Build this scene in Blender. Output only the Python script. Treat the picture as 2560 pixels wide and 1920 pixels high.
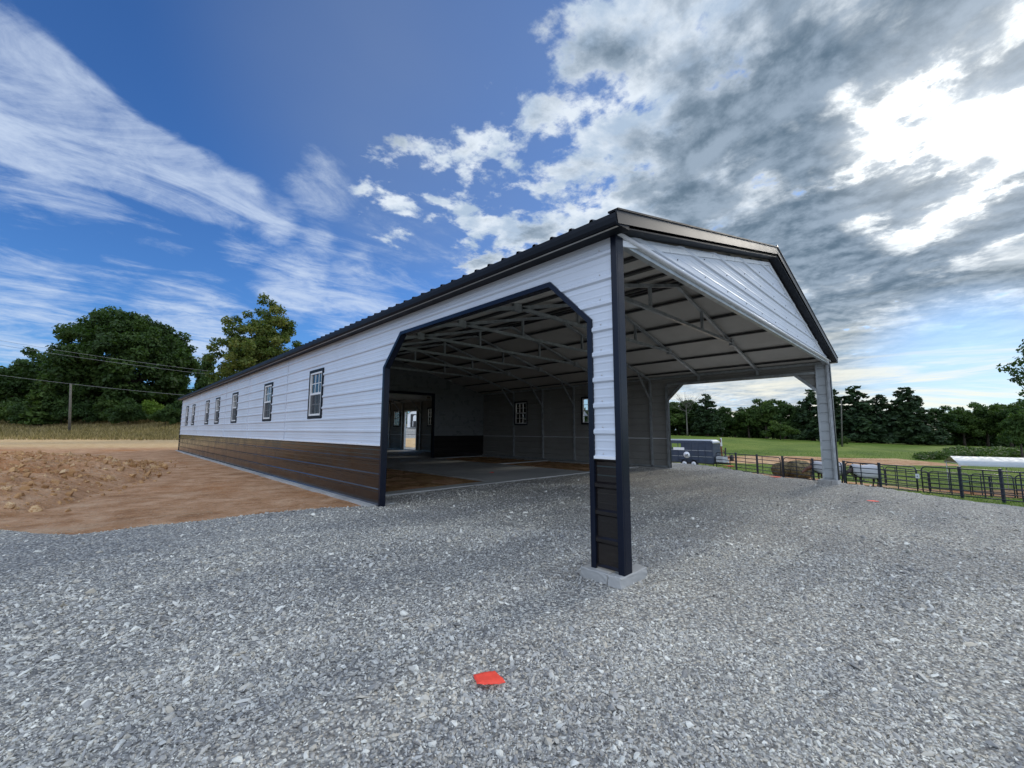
import bpy, bmesh, math, random
import numpy as np
from mathutils import Matrix, Vector
rad=math.radians
for o in list(bpy.data.objects): bpy.data.objects.remove(o)
S=bpy.context.scene
COL=S.collection
# ------------------------------------------------------------------ camera
R=np.array([[0.7184976512933685,0.07924606448088624,0.6910001348409451],
            [-0.6955253868962858,0.07849403286857004,0.714201038214591],
            [0.0023582342302778947,-0.993759904639103,0.11151542791468846]])
CAM=np.array([-3.1179144,-1.9160076,1.16]); FPX=1046.3613
cd=bpy.data.cameras.new('camera'); cam=bpy.data.objects.new('camera',cd); COL.objects.link(cam)
cd.sensor_width=36; cd.lens=FPX*36/2560; cd.clip_end=3000; cd.clip_start=.05
M=Matrix.Identity(4)
for i in range(3):
    M[i][0]=R[i,0]; M[i][1]=-R[i,1]; M[i][2]=-R[i,2]; M[i][3]=CAM[i]
cam.matrix_world=M; S.camera=cam
def ray(px,py):
    v=R@np.array([px-1280.,py-960.,FPX]); return v/np.linalg.norm(v)
FW=R[:,2]
def at(px,py,s):
    r=ray(px,py); return CAM+r*s/(r@FW)
# ------------------------------------------------------------------ exposure
S.view_settings.view_transform='Standard'; S.view_settings.look='None'
S.view_settings.exposure=0.0; S.view_settings.gamma=1
# ------------------------------------------------------------------ sun
SUN=np.array([0.885,-0.0698,0.4601]); SUN/=np.linalg.norm(SUN)
sl=bpy.data.lights.new('sun','SUN'); so=bpy.data.objects.new('sun',sl); COL.objects.link(so)
sl.energy=1.25; sl.angle=rad(12); sl.color=(1,.93,.82)
so.rotation_euler=Vector(SUN).to_track_quat('Z','Y').to_euler()
# ------------------------------------------------------------------ node helper
class NT:
    def __init__(s,nt): s.nt=nt; s.n=nt.nodes; s.l=nt.links
    def new(s,t,**k):
        n=s.n.new(t)
        for a,b in k.items(): setattr(n,a,b)
        return n
    def put(s,sock,v):
        if v is None: return
        if hasattr(v,'is_linked') or hasattr(v,'links'): s.l.new(v,sock)
        else: sock.default_value=v
    def math(s,op,a,b=None,c=None,clamp=False):
        n=s.new('ShaderNodeMath',operation=op,use_clamp=clamp); s.put(n.inputs[0],a); s.put(n.inputs[1],b); s.put(n.inputs[2],c); return n.outputs[0]
    def vm(s,op,a,b=None,scale=None):
        n=s.new('ShaderNodeVectorMath',operation=op); s.put(n.inputs[0],a); s.put(n.inputs[1],b)
        if scale is not None: s.put(n.inputs['Scale'],scale)
        return n.outputs['Value'] if op in('DOT_PRODUCT','LENGTH','DISTANCE') else n.outputs[0]
    def mr(s,v,a,b,c=0,d=1,smooth=True):
        n=s.new('ShaderNodeMapRange',interpolation_type='SMOOTHSTEP' if smooth else 'LINEAR'); s.put(n.inputs['Value'],v)
        for k,x in(('From Min',a),('From Max',b),('To Min',c),('To Max',d)): s.put(n.inputs[k],x)
        return n.outputs[0]
    def mix(s,f,a,b,bt='MIX'):
        n=s.new('ShaderNodeMix',data_type='RGBA',blend_type=bt); s.put(n.inputs[0],f); s.put(n.inputs[6],c4(a)); s.put(n.inputs[7],c4(b)); return n.outputs[2]
    def noise(s,vec,scale,detail=4,rough=.55,dist=0,lac=2):
        n=s.new('ShaderNodeTexNoise'); s.put(n.inputs['Vector'],vec); n.inputs['Scale'].default_value=scale; n.inputs['Detail'].default_value=detail
        n.inputs['Roughness'].default_value=rough; n.inputs['Distortion'].default_value=dist; n.inputs['Lacunarity'].default_value=lac; return n.outputs[0]
    def ramp(s,v,stops,interp='LINEAR'):
        n=s.new('ShaderNodeValToRGB'); n.color_ramp.interpolation=interp; e=n.color_ramp.elements
        while len(e)<len(stops): e.new(.5)
        for q,(p,c) in zip(e,stops): q.position=p; q.color=c4(c)
        s.put(n.inputs[0],v); return n.outputs[0]
    def xyz(s,x=None,y=None,z=None):
        n=s.new('ShaderNodeCombineXYZ'); s.put(n.inputs[0],x); s.put(n.inputs[1],y); s.put(n.inputs[2],z); return n.outputs[0]
    def sep(s,v):
        n=s.new('ShaderNodeSeparateXYZ'); s.put(n.inputs[0],v); return n.outputs
def c4(c):
    if isinstance(c,(tuple,list)) and len(c)==3: return (*c,1)
    return c
# ------------------------------------------------------------------ sky
W=bpy.data.worlds.new('World'); S.world=W; W.use_nodes=True
w=NT(W.node_tree); w.n.clear()
sky=w.new('ShaderNodeTexSky',sky_type='NISHITA'); sky.sun_disc=False
sky.sun_elevation=math.asin(SUN[2]); sky.sun_rotation=math.atan2(SUN[0],SUN[1]); sky.altitude=250; sky.air_density=1.0; sky.dust_density=.5; sky.ozone_density=3
D=w.new('ShaderNodeTexCoord').outputs['Generated']; D=w.vm('NORMALIZE',D)
dx,dy,dz=w.sep(D)
den=w.math('ADD',w.math('MAXIMUM',dz,0.0),.10)
U=w.xyz(w.math('DIVIDE',dx,den),w.math('DIVIDE',dy,den),0.)
def blob(px,py,r1,r2,wt=1.):      # soft region of the sky dome round one direction
    d=ray(px,py); dt=w.vm('DOT_PRODUCT',D,tuple(d))
    return w.mr(dt,math.cos(rad(r1)),math.cos(rad(r2)),0,wt)
def addall(L,op='MAXIMUM'):
    a=L[0]
    for b in L[1:]: a=w.math(op,a,b)
    return a
sund=w.vm('DOT_PRODUCT',D,tuple(SUN))
# blue of the clear sky
blue=w.mix(1.0,sky.outputs[0],(.56,.98,1.52),'MULTIPLY')
# cumulus deck over the right half
n1=w.noise(U,4.6,11,.60,.12)
Uo=w.vm('ADD',U,(float(SUN[0])*.05,float(SUN[1])*.05,0.))
n1b=w.noise(Uo,4.6,11,.60,.12)
n2=w.noise(U,.7,4,.5)
cov=addall([blob(2350,250,52,20,1.0),blob(2050,560,40,18,1.0),blob(1780,100,26,6,.74),blob(1480,470,24,4,.70),blob(2450,800,40,16,1.0),blob(1330,330,18,3,.60),
            blob(1030,480,11,0,.64),blob(1250,560,14,4,.66),blob(1330,280,9,0,.50),blob(2100,900,26,8,.9),blob(1700,900,16,8,.75)])
away=w.vm('DOT_PRODUCT',D,(-.62,-.62,.48))  # bright cloud behind the camera, out of view, added to light ground and walls
cov=w.math('MAXIMUM',cov,w.mr(away,.05,.45,0,1.15))
thr=w.math('SUBTRACT',.83,w.math('MULTIPLY',cov,.56))
dens=w.math('SUBTRACT',w.math('ADD',n1,w.math('MULTIPLY',w.math('SUBTRACT',n2,.5),.30)),thr)
cum=w.mr(dens,0.0,.11)
edge=w.mr(w.math('SUBTRACT',n1,n1b),-.06,.07)
gz_=addall([blob(2020,430,22,0,1.),blob(1960,600,18,0,1.),blob(2250,130,14,0,.7),blob(2150,740,20,0,.8),blob(2480,520,12,0,.6),blob(2480,60,18,0,.8)])
n3=w.noise(U,2.9,9,.60,.15)
n3b=w.noise(w.vm('ADD',U,(float(SUN[0])*.06,float(SUN[1])*.06,0.)),2.9,9,.60,.15)
rel=w.math('SUBTRACT',n3,n3b)
thick=w.math('ADD',w.math('MULTIPLY',w.math('SUBTRACT',n3,.5),3.6),w.math('MULTIPLY',w.mr(dens,.02,.30),.62))
thick=w.math('ADD',thick,w.math('MULTIPLY',gz_,.55)); thick=w.math('ADD',.08,w.math('SUBTRACT',thick,w.mr(sund,.972,.9995,0,.42)))
core=w.mr(thick,.22,1.12)
nearsun=w.mr(sund,.92,1.0)
shade=w.mr(rel,-.12,.11)
greyc=w.mix(shade,(1.25,1.9,2.65),(3.3,4.2,5.3))
whitec=w.mix(shade,w.mix(nearsun,(4.4,5.6,7.2),(6.0,6.8,7.6)),w.mix(nearsun,(8.0,8.8,9.7),(11.5,11.9,12.0)))
ccol=w.mix(core,whitec,greyc)
glowf=w.math('MULTIPLY',w.mr(sund,.975,.9998),w.mr(core,.0,.85,1.0,.12))
ccol=w.mix(1.0,ccol,w.vm('SCALE',(1.,.97,.90),scale=w.math('MULTIPLY',glowf,14.)),'ADD')
ccol=w.mix(w.mr(away,.1,.5),ccol,(11.5,13.4,16.8))
# cirrus streaks over the left half
ang=math.atan2((ray(900,640)[1]/(ray(900,640)[2]+.1)-ray(0,240)[1]/(ray(0,240)[2]+.1)),(ray(900,640)[0]/(ray(900,640)[2]+.1)-ray(0,240)[0]/(ray(0,240)[2]+.1)))
mp=w.new('ShaderNodeMapping'); w.put(mp.inputs[0],U); mp.inputs['Rotation'].default_value=(0,0,-ang); mp.inputs['Scale'].default_value=(1.,2.0,1)
c1=w.noise(mp.outputs[0],1.7,12,.66,.9)
c2=w.noise(U,7.,8,.68,.6)
c1=w.math('ADD',w.math('MULTIPLY',c1,.72),w.math('MULTIPLY',c2,.28))
ccov=addall([blob(-90,170,9,0,.8),blob(20,235,7.5,0,.72),blob(130,300,6.5,0,.72),blob(240,355,6,0,.72),blob(350,405,6,0,.72),blob(450,445,5.5,0,.70),blob(550,485,5.2,0,.66),blob(640,535,5,0,.6),blob(740,580,5,0,.55),blob(850,625,5,0,.5),blob(960,670,5,0,.42)],'ADD')
cc2=addall([blob(170,440,9,0,.8),blob(240,500,7,0,.6),blob(350,590,7,0,.6),blob(640,600,6,0,.7),blob(740,710,7,0,.95),blob(890,770,9,0,.9),blob(120,660,9,0,.35),blob(30,780,9,0,.85),blob(250,790,8,0,.6),blob(480,830,9,0,1.),
             blob(810,470,6,0,.75),blob(50,580,9,0,.3),blob(1150,350,22,6,.15),blob(1050,660,18,3,.55)])
ccov=w.math('MAXIMUM',w.math('MINIMUM',ccov,1.0),cc2)
cir=w.mr(w.math('ADD',c1,w.math('MULTIPLY',ccov,.36)),.65,1.0)
cir=w.math('MULTIPLY',cir,w.mr(ccov,0,.35))
col=w.mix(w.math('MULTIPLY',cir,.80),blue,(6.6,7.7,9.4))
# thin veil high in the middle
veil=w.math('MULTIPLY',addall([blob(1250,150,34,8,.45),blob(1900,300,40,10,.5)]),w.mr(n2,.3,.7,.5,1.))
col=w.mix(veil,col,(2.6,3.3,4.6))
# low haze band with flat cloud bars towards the sun
band=w.math('MULTIPLY',w.mr(dz,.30,.03),w.mr(sund,.35,.85))
mpb=w.new('ShaderNodeMapping'); w.put(mpb.inputs[0],D); mpb.inputs['Scale'].default_value=(1.6,1.6,13)
nb=w.noise(mpb.outputs[0],2.2,7,.6,.6)
col=w.mix(w.math('MULTIPLY',band,.62),col,(6.6,7.6,8.2))
ccol=w.mix(w.math('MULTIPLY',w.mr(dz,.27,.08),w.mr(sund,.35,.8,0,.62)),ccol,w.mix(shade,(5.6,6.8,7.8),(8.6,9.1,9.0)))
cum=w.math('MULTIPLY',cum,w.math('SUBTRACT',1.,blob(2430,985,11,2,.85)))
col=w.mix(cum,col,ccol)
col=w.mix(w.math('MULTIPLY',band,w.mr(nb,.50,.66,0,.85)),col,(10.2,10.0,8.6))
col=w.mix(w.math('MULTIPLY',w.mr(dz,.19,.04),w.math('MULTIPLY',w.mr(sund,.5,.9),w.mr(nb,.50,.38,0,.7))),col,(3.6,5.9,8.2))
bg=w.new('ShaderNodeBackground'); w.put(bg.inputs[0],col); bg.inputs[1].default_value=.1
w.l.new(bg.outputs[0],w.new('ShaderNodeOutputWorld').inputs[0])
# ------------------------------------------------------------------ materials
def mat(name,color=(.5,.5,.5),rough=.6,metal=0,spec=.5,fn=None,coat=0,coatr=.1):
    m=bpy.data.materials.new(name); m.use_nodes=True; t=NT(m.node_tree); b=t.n['Principled BSDF']
    b.inputs['Base Color'].default_value=c4(color); b.inputs['Roughness'].default_value=rough; b.inputs['Metallic'].default_value=metal
    b.inputs['Specular IOR Level'].default_value=spec; b.inputs['Coat Weight'].default_value=coat; b.inputs['Coat Roughness'].default_value=coatr
    if fn: fn(t,b)
    return m
def objc(t): return t.new('ShaderNodeTexCoord').outputs['Object']
def bump(t,b,h,dist,strength=1.):
    n=t.new('ShaderNodeBump'); n.inputs['Distance'].default_value=dist; n.inputs['Strength'].default_value=strength
    t.put(n.inputs['Height'],h); t.l.new(n.outputs[0],b.inputs['Normal'])
def varied(c,amt=.15,scale=3.,bd=.0,bs=8.,dirt=None,rv=.1):
    def f(t,b):
        P=objc(t); n=t.noise(P,scale,6,.6)
        lo=tuple(x*(1-amt) for x in c); hi=tuple(min(1,x*(1+amt)) for x in c)
        cc=t.mix(t.mr(n,.3,.7),lo,hi)
        if dirt: cc=t.mix(t.math('MULTIPLY',t.mr(t.noise(P,scale*.7,8,.7),.52,.75),dirt[1]),cc,dirt[0])
        t.put(b.inputs['Base Color'],cc)
        r=b.inputs['Roughness'].default_value
        t.put(b.inputs['Roughness'],t.mr(t.noise(P,scale*2.3,4),.3,.7,max(0,r-rv),r+rv))
        if bd: bump(t,b,t.noise(P,bs,5,.6),bd)
    return f
def sheetmetal(c,amt,dirt,bd=.012):
    def f(t,b):
        P=objc(t); n=t.noise(P,.9,6,.6); x,y,z=t.sep(P)
        cc=t.mix(t.mr(n,.3,.7),tuple(q*(1-amt) for q in c),tuple(min(1,q*(1+amt)) for q in c))
        low=t.math('MULTIPLY',t.mr(z,.45,.0),t.mr(t.noise(P,5,7,.7),.40,.65))
        cc=t.mix(t.math('MULTIPLY',low,dirt[1]),cc,dirt[0]); t.put(b.inputs['Base Color'],cc)
        t.put(b.inputs['Roughness'],t.mr(t.noise(P,2.,5),.3,.7,b.inputs['Roughness'].default_value-.06,b.inputs['Roughness'].default_value+.1))
        mp=t.new('ShaderNodeMapping'); t.put(mp.inputs[0],P); mp.inputs['Scale'].default_value=(.5,.5,2.4)
        bump(t,b,t.noise(mp.outputs[0],1.6,2,.4),bd)
    return f
DUST=(.30,.20,.12)
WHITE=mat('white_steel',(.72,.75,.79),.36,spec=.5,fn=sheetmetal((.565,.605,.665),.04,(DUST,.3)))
BLACK=mat('black_steel',(.01,.008,.008),.16,spec=.6,fn=sheetmetal((.0095,.0075,.0075),.05,(DUST,.02),.002))
RAKE=mat('black_rake_trim',(.012,.013,.016),.36,spec=.27,fn=varied((.012,.013,.016),.12,2.,rv=.02))
TRIM=mat('black_trim',(.006,.009,.019),.25,spec=.2,fn=varied((.007,.010,.020),.12,2.,rv=.02,dirt=(DUST,.03)))
EAVE=mat('black_eave_trim',(.005,.006,.009),.5,spec=.12,fn=varied((.010,.012,.016),.12,2.,rv=.03))
WTRIM=mat('white_trim',(.74,.76,.78),.35,fn=varied((.72,.74,.76),.04,3.))
BACK=mat('panel_backside',(.37,.365,.345),.55,spec=.35,fn=varied((.48,.46,.425),.06,1.5,dirt=((.34,.32,.29),.25)))
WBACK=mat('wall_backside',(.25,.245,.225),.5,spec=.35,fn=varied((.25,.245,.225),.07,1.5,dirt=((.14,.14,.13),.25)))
PILLAR=mat('pillar_panel_steel',(.40,.43,.44),.45,fn=varied((.40,.43,.44),.05,1.5))
PARTM=mat('shaded_partition_steel',(.17,.18,.18),.33,fn=varied((.17,.18,.18),.06,1.5))  # white partition sheets darkened: interior shade is put into the base colour
GALV=mat('galvanised_steel',(.42,.45,.46),.42,metal=.6,fn=varied((.42,.45,.46),.18,6.,dirt=((.2,.2,.19),.4)))
PURL=mat('dark_purlin',(.05,.05,.05),.5,metal=.3,fn=varied((.05,.05,.05),.2,4.))
def concf(t,b):
    P=objc(t); a=t.noise(P,.8,8,.65); c=t.noise(P,22,6,.7)
    cc=t.ramp(a,[(.3,(.27,.265,.25)),(.5,(.37,.365,.345)),(.7,(.46,.45,.43))]); cc=t.mix(t.mr(c,.55,.8,0,.5),cc,(.20,.19,.17))
    t.put(b.inputs['Base Color'],cc); bump(t,b,c,.006)
CONC=mat('concrete',(.36,.35,.33),.8,fn=concf)
VINYL=mat('white_vinyl',(.66,.66,.65),.4,fn=varied((.66,.66,.65),.03,5.))
def glassf(t,b):
    out=t.n['Material Output']; fr=t.new('ShaderNodeFresnel'); fr.inputs[0].default_value=1.55
    tr=t.new('ShaderNodeBsdfTransparent'); tr.inputs[0].default_value=(.94,.96,.96,1); gl=t.new('ShaderNodeBsdfGlossy'); gl.inputs['Roughness'].default_value=.02
    geo=t.new('ShaderNodeNewGeometry')
    bn=t.new('ShaderNodeBump'); bn.inputs['Distance'].default_value=.004; t.put(bn.inputs['Height'],t.noise(objc(t),2.5,2)); t.l.new(bn.outputs[0],gl.inputs['Normal'])
    mx=t.new('ShaderNodeMixShader'); t.put(mx.inputs[0],t.math('MULTIPLY',fr.outputs[0],1.15,clamp=True)); t.l.new(tr.outputs[0],mx.inputs[1]); t.l.new(gl.outputs[0],mx.inputs[2]); t.l.new(mx.outputs[0],out.inputs[0])
GLASS=mat('window_glass',fn=glassf)
def screenf(t,b):
    out=t.n['Material Output']; tr=t.new('ShaderNodeBsdfTransparent'); mx=t.new('ShaderNodeMixShader'); mx.inputs[0].default_value=.62
    t.l.new(tr.outputs[0],mx.inputs[1]); t.l.new(b.outputs[0],mx.inputs[2]); t.l.new(mx.outputs[0],out.inputs[0])
SCREEN=mat('insect_screen',(.05,.055,.06),.7,fn=screenf)
# ------------------------------------------------------------------ mesh builder
class MB:
    def __init__(s): s.v=[]; s.f=[]; s.mi=[]; s.m=[]; s.sm=[]
    def mid(s,m):
        if m not in s.m: s.m.append(m)
        return s.m.index(m)
    def poly(s,pts,m,smooth=False):
        k=len(s.v); s.v+= [tuple(map(float,p)) for p in pts]; s.f.append(tuple(range(k,k+len(pts)))); s.mi.append(s.mid(m)); s.sm.append(smooth)
    def faces(s,pts,fs,m,smooth=False):
        k=len(s.v); s.v+=[tuple(map(float,p)) for p in pts]
        for f in fs: s.f.append(tuple(k+i for i in f)); s.mi.append(s.mid(m)); s.sm.append(smooth)
    def box(s,a,b,m):
        x0,y0,z0=a; x1,y1,z1=b
        p=[(x0,y0,z0),(x1,y0,z0),(x1,y1,z0),(x0,y1,z0),(x0,y0,z1),(x1,y0,z1),(x1,y1,z1),(x0,y1,z1)]
        s.faces(p,[(0,3,2,1),(4,5,6,7),(0,1,5,4),(1,2,6,5),(2,3,7,6),(3,0,4,7)],m)
    def beam(s,p,q,wd,ht,m,up=(0,0,1)):
        p=np.array(p,float); q=np.array(q,float); d=q-p; d/=np.linalg.norm(d); u=np.array(up,float)
        if abs(d@u)>.98: u=np.array((1.,0,0)) if abs(d[0])<.9 else np.array((0,1.,0))
        a=np.cross(d,u); a/=np.linalg.norm(a); u=np.cross(a,d); a=a*wd/2; u=u*ht/2
        P=[p-a-u,p+a-u,p+a+u,p-a+u,q-a-u,q+a-u,q+a+u,q-a+u]
        s.faces(P,[(3,2,1,0),(4,5,6,7),(0,1,5,4),(1,2,6,5),(2,3,7,6),(3,0,4,7)],m)
    def tube(s,pts,r,m,n=8,caps=True):
        pts=[np.array(p,float) for p in pts]; rs=r if isinstance(r,(list,tuple)) else [r]*len(pts)
        V=[]; prev=None
        for i,p in enumerate(pts):
            d=pts[min(i+1,len(pts)-1)]-pts[max(i-1,0)]; d/=np.linalg.norm(d)
            if prev is None: prev=np.cross(d,(0,0,1.)) if abs(d[2])<.95 else np.cross(d,(0,1.,0))
            a=prev-d*(prev@d); a/=np.linalg.norm(a); b=np.cross(d,a); prev=a
            for k in range(n):
                t=2*math.pi*k/n; V.append(p+(a*math.cos(t)+b*math.sin(t))*rs[i])
        F=[]
        for i in range(len(pts)-1):
            for k in range(n): F.append((i*n+k,i*n+(k+1)%n,(i+1)*n+(k+1)%n,(i+1)*n+k))
        if caps: F+= [tuple(range(n-1,-1,-1)),tuple((len(pts)-1)*n+k for k in range(n))]
        s.faces(V,F,m,True)
    def loft(s,rings,m,caps=True,smooth=True):
        n=len(rings[0]); V=[p for r in rings for p in r]; F=[]
        for i in range(len(rings)-1):
            for k in range(n): F.append((i*n+k,i*n+(k+1)%n,(i+1)*n+(k+1)%n,(i+1)*n+k))
        if caps: F+=[tuple(range(n-1,-1,-1)),tuple((len(rings)-1)*n+k for k in range(n))]
        s.faces(V,F,m,smooth)
    def disc(s,c,r,ax,th,m,n=20):
        c=np.array(c,float); ax=np.array(ax,float); ax/=np.linalg.norm(ax)
        s.tube([c-ax*th/2,c+ax*th/2],r,m,n)
    def build(s,name,parent=None,bevel=0):
        me=bpy.data.meshes.new(name); me.from_pydata(s.v,[],s.f)
        for m in s.m: me.materials.append(m)
        me.polygons.foreach_set('material_index',s.mi); me.polygons.foreach_set('use_smooth',s.sm); me.update()
        o=bpy.data.objects.new(name,me); COL.objects.link(o)
        if parent: o.parent=parent
        if bevel:
            b=o.modifiers.new('b','BEVEL'); b.width=bevel; b.segments=2; b.limit_method='ANGLE'
        return o
def tag(o,label=None,cat=None,group=None,kind=None):
    if label: o['label']=label
    if cat: o['category']=cat
    if group: o['group']=group
    if kind: o['kind']=kind
    return o
def empty(name,loc=(0,0,0),rz=0):
    o=bpy.data.objects.new(name,None); o.location=loc; o.rotation_euler=(0,0,rz); o.empty_display_size=.2; COL.objects.link(o); return o
def copy_tree(o,parent=None):
    c=o.copy(); COL.objects.link(c)
    if parent: c.parent=parent
    for ch in [x for x in list(COL.objects) if x.parent==o]: copy_tree(ch,c)
    return c
def npmesh(name,V,F,mats,smooth=False):
    me=bpy.data.meshes.new(name); V=np.asarray(V,np.float32); F=np.asarray(F,np.int32); k=F.shape[1]
    me.vertices.add(len(V)); me.vertices.foreach_set('co',V.ravel()); me.loops.add(F.size); me.loops.foreach_set('vertex_index',F.ravel())
    me.polygons.add(len(F)); me.polygons.foreach_set('loop_start',np.arange(0,F.size,k,dtype=np.int32)); me.polygons.foreach_set('loop_total',np.full(len(F),k,np.int32))
    me.polygons.foreach_set('use_smooth',np.full(len(F),smooth,bool))
    for m in mats: me.materials.append(m)
    me.update(calc_edges=True); me.validate(); return me
# ------------------------------------------------------------------ terrain
def vnoise(x,y,seed=0):
    x=np.asarray(x,float); y=np.asarray(y,float); xi=np.floor(x).astype(np.int64); yi=np.floor(y).astype(np.int64); fx=x-xi; fy=y-yi
    fx=fx*fx*(3-2*fx); fy=fy*fy*(3-2*fy)
    def h(a,b):
        n=(a*374761393+b*668265263+seed*1442695041)&0xffffffff; n=((n^(n>>13))*1274126177)&0xffffffff; return ((n^(n>>16))&0xffff)/65535.
    return (h(xi,yi)*(1-fx)+h(xi+1,yi)*fx)*(1-fy)+(h(xi,yi+1)*(1-fx)+h(xi+1,yi+1)*fx)*fy
def fbm(x,y,sc,oct=4,seed=0):
    r=0;a=.5
    for i in range(oct): r=r+a*vnoise(np.asarray(x)*sc,np.asarray(y)*sc,seed+i*7); sc*=2.03; a*=.5
    return r-.47
def sst(a,b,x): t=np.clip((x-a)/(b-a),0,1); return t*t*(3-2*t)
EY=np.array([-60,-12,-7,-2.69,-2.39,-1.73,-.8,.4,1.82,2.94,4.19,5.26,14,50,120]); EX=np.array([-14,3.5,5.8,7.72,7.98,8.6,9.6,10.25,10.6,11.2,12.0,12.4,13,70,190])
def pad_d(x,y): return (x-np.interp(y,EY,EX))*.88
def H(x,y):
    x=np.asarray(x,float); y=np.asarray(y,float)
    s=(x-CAM[0])*FW[0]/.9937+(y-CAM[1])*FW[1]/.9937; l=(x-CAM[0])*.7185-(y-CAM[1])*.6955
    d=pad_d(x,y)
    z=-.03-2.12*(1-np.exp(-np.maximum(d,0)/2.6))
    wl=sst(5,-25,l); z=z+wl*2.55*sst(40,64,s)*(1+.0*l)+ (1-wl)*sst(30,52,s)*sst(1,-2,d)*.65
    wr=sst(0,30,l); z=z+wr*2.6*sst(42,96,s)*np.clip(1-(l-33)/75,-.1,1.05)
    z=z-1.25*np.exp(-(((x-43)/9)**2+((y+4)/11)**2))
    far=sst(6,20,np.hypot(x-CAM[0],y-CAM[1])-8)
    z=z+far*.12*fbm(x,y,.12,3,5)*sst(0,6,np.abs(d)+wl*6)
    z=z-.085*sst(3.6,1.2,y)*sst(2.,0.,d)
    return z
def ter(x,y): return float(H(x,y))
ang0=math.atan2(FW[1],FW[0])
A=np.concatenate([np.arange(-72,72,.21),np.arange(72,288,3.)])*math.pi/180
RR=[.35]
while RR[-1]<900: RR.append(RR[-1]*(1.019 if RR[-1]<90 else 1.06))
RR=np.array(RR); na=len(A); nr=len(RR)
GX=CAM[0]+RR[:,None]*np.cos(ang0+A)[None,:]; GY=CAM[1]+RR[:,None]*np.sin(ang0+A)[None,:]
GZ=H(GX,GY)
def sheet(name,off,keep,mats,attrs=None,clean=True):
    Z=GZ+off; idx=np.arange(nr*na).reshape(nr,na); nx=np.roll(idx,-1,axis=1)
    F=np.stack([idx[:-1],idx[1:],nx[1:],nx[:-1]],-1).reshape(-1,4)
    k=keep.ravel()[F].any(axis=1); F=F[k]
    used=np.zeros(nr*na,bool); used[F.ravel()]=True; mp=np.cumsum(used)-1
    V=np.stack([GX.ravel(),GY.ravel(),Z.ravel()],-1)[used]
    me=npmesh(name,V,mp[F][:,::-1],mats,True)
    for n,a in (attrs or {}).items():
        at_=me.attributes.new(n,'FLOAT','POINT'); at_.data.foreach_set('value',np.broadcast_to(a,GX.shape).ravel()[used].astype(np.float32))
    o=bpy.data.objects.new(name,me); COL.objects.link(o); return o
SS=(GX-CAM[0])*.6954+(GY-CAM[1])*.7187; LL=(GX-CAM[0])*.7185-(GY-CAM[1])*.6955
PD=pad_d(GX,GY)
# grass
def attr(t,n): a=t.new('ShaderNodeAttribute',attribute_name=n); return a.outputs['Fac']
def grassf(t,b):
    P=objc(t); d=attr(t,'dry'); a=t.noise(P,.16,6,.65); c=t.noise(P,2.2,7,.7); e=t.noise(P,18,4,.7)
    g=t.ramp(t.math('ADD',t.math('MULTIPLY',a,.6),t.math('MULTIPLY',c,.4)),[(.36,(.07,.125,.012)),(.5,(.125,.19,.02)),(.62,(.20,.25,.035))])
    y=t.ramp(t.math('ADD',t.math('MULTIPLY',a,.45),t.math('MULTIPLY',c,.55)),[(.34,(.13,.105,.04)),(.5,(.24,.18,.075)),(.66,(.36,.27,.12))])
    cc=t.mix(t.math('ADD',d,t.math('MULTIPLY',t.math('SUBTRACT',a,.5),.6),clamp=True),g,y); cc=t.mix(t.mr(e,.35,.7,0,.45),cc,(.05,.06,.02))
    t.put(b.inputs['Base Color'],cc); bump(t,b,t.math('ADD',c,t.math('MULTIPLY',e,.3)),.12)
GRASS=mat('grass_ground',rough=.9,spec=.15,fn=grassf)
dry=np.clip(sst(25,-5,LL),0,1)
tag(sheet('grass_field',0,np.ones_like(GX,bool),[GRASS],{'dry':dry}),kind='structure')
# bare earth
def dirtf(t,b):
    P=objc(t); a=t.noise(P,.22,7,.65,.4); c=t.noise(P,1.7,8,.7,.3); e=t.noise(P,14,6,.75); br=attr(t,'bright')
    near=t.ramp(c,[(.30,(.25,.12,.052)),(.44,(.41,.215,.105)),(.56,(.52,.30,.165)),(.70,(.61,.40,.25))])
    red=t.mix(t.mr(a,.52,.66),near,(.42,.18,.065))
    mpp=t.new('ShaderNodeMapping'); t.put(mpp.inputs[0],P); mpp.inputs['Rotation'].default_value=(0,0,rad(46)); mpp.inputs['Scale'].default_value=(.35,1.6,1)
    st=t.noise(mpp.outputs[0],1.2,7,.7)
    red=t.mix(t.mr(st,.52,.72,0,.6),red,(.50,.36,.23))
    bc=t.ramp(c,[(.3,(.46,.25,.10)),(.5,(.62,.42,.21)),(.7,(.72,.54,.32))])
    cc=t.mix(br,red,bc); cc=t.mix(t.mr(e,.52,.70,0,.65),cc,(.13,.08,.045)); cc=t.mix(t.mr(t.noise(P,31,3,.6),.58,.70,0,.7),cc,(.55,.44,.32))
    t.put(b.inputs['Base Color'],cc); bump(t,b,t.math('ADD',t.math('MULTIPLY',c,1.0),t.math('MULTIPLY',e,.45)),.085)
DIRT=mat('bare_earth',rough=.95,spec=.12,fn=dirtf)
nz=fbm(GX,GY,.9,4,11)
farlim=46+3*fbm(GX,GY,.12,3,3)
md=np.minimum(farlim-SS,(GY-3.5))
md=np.minimum(md,14-LL+0*GX)
md2=np.minimum(1.8+1.2*fbm(GX,GY,.35,3,8)-np.abs(PD-.8),(GY-3.6)) # sand by the pad edge right of barn
md3=4.2+3.2*fbm(GX,GY,.15,4,21)-np.abs(SS-(50-.12*(LL-20)))  # worn track in the paddock
md3=np.minimum(md3,np.minimum(LL-8,46-LL))
md4=3.0+2.0*fbm(GX,GY,.18,4,31)-np.abs(SS-(34-.16*(LL-18))); md4=np.minimum(md4,LL-12)
mm=np.maximum(np.maximum(md,md2),np.maximum(md3,md4-1.0))
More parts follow.
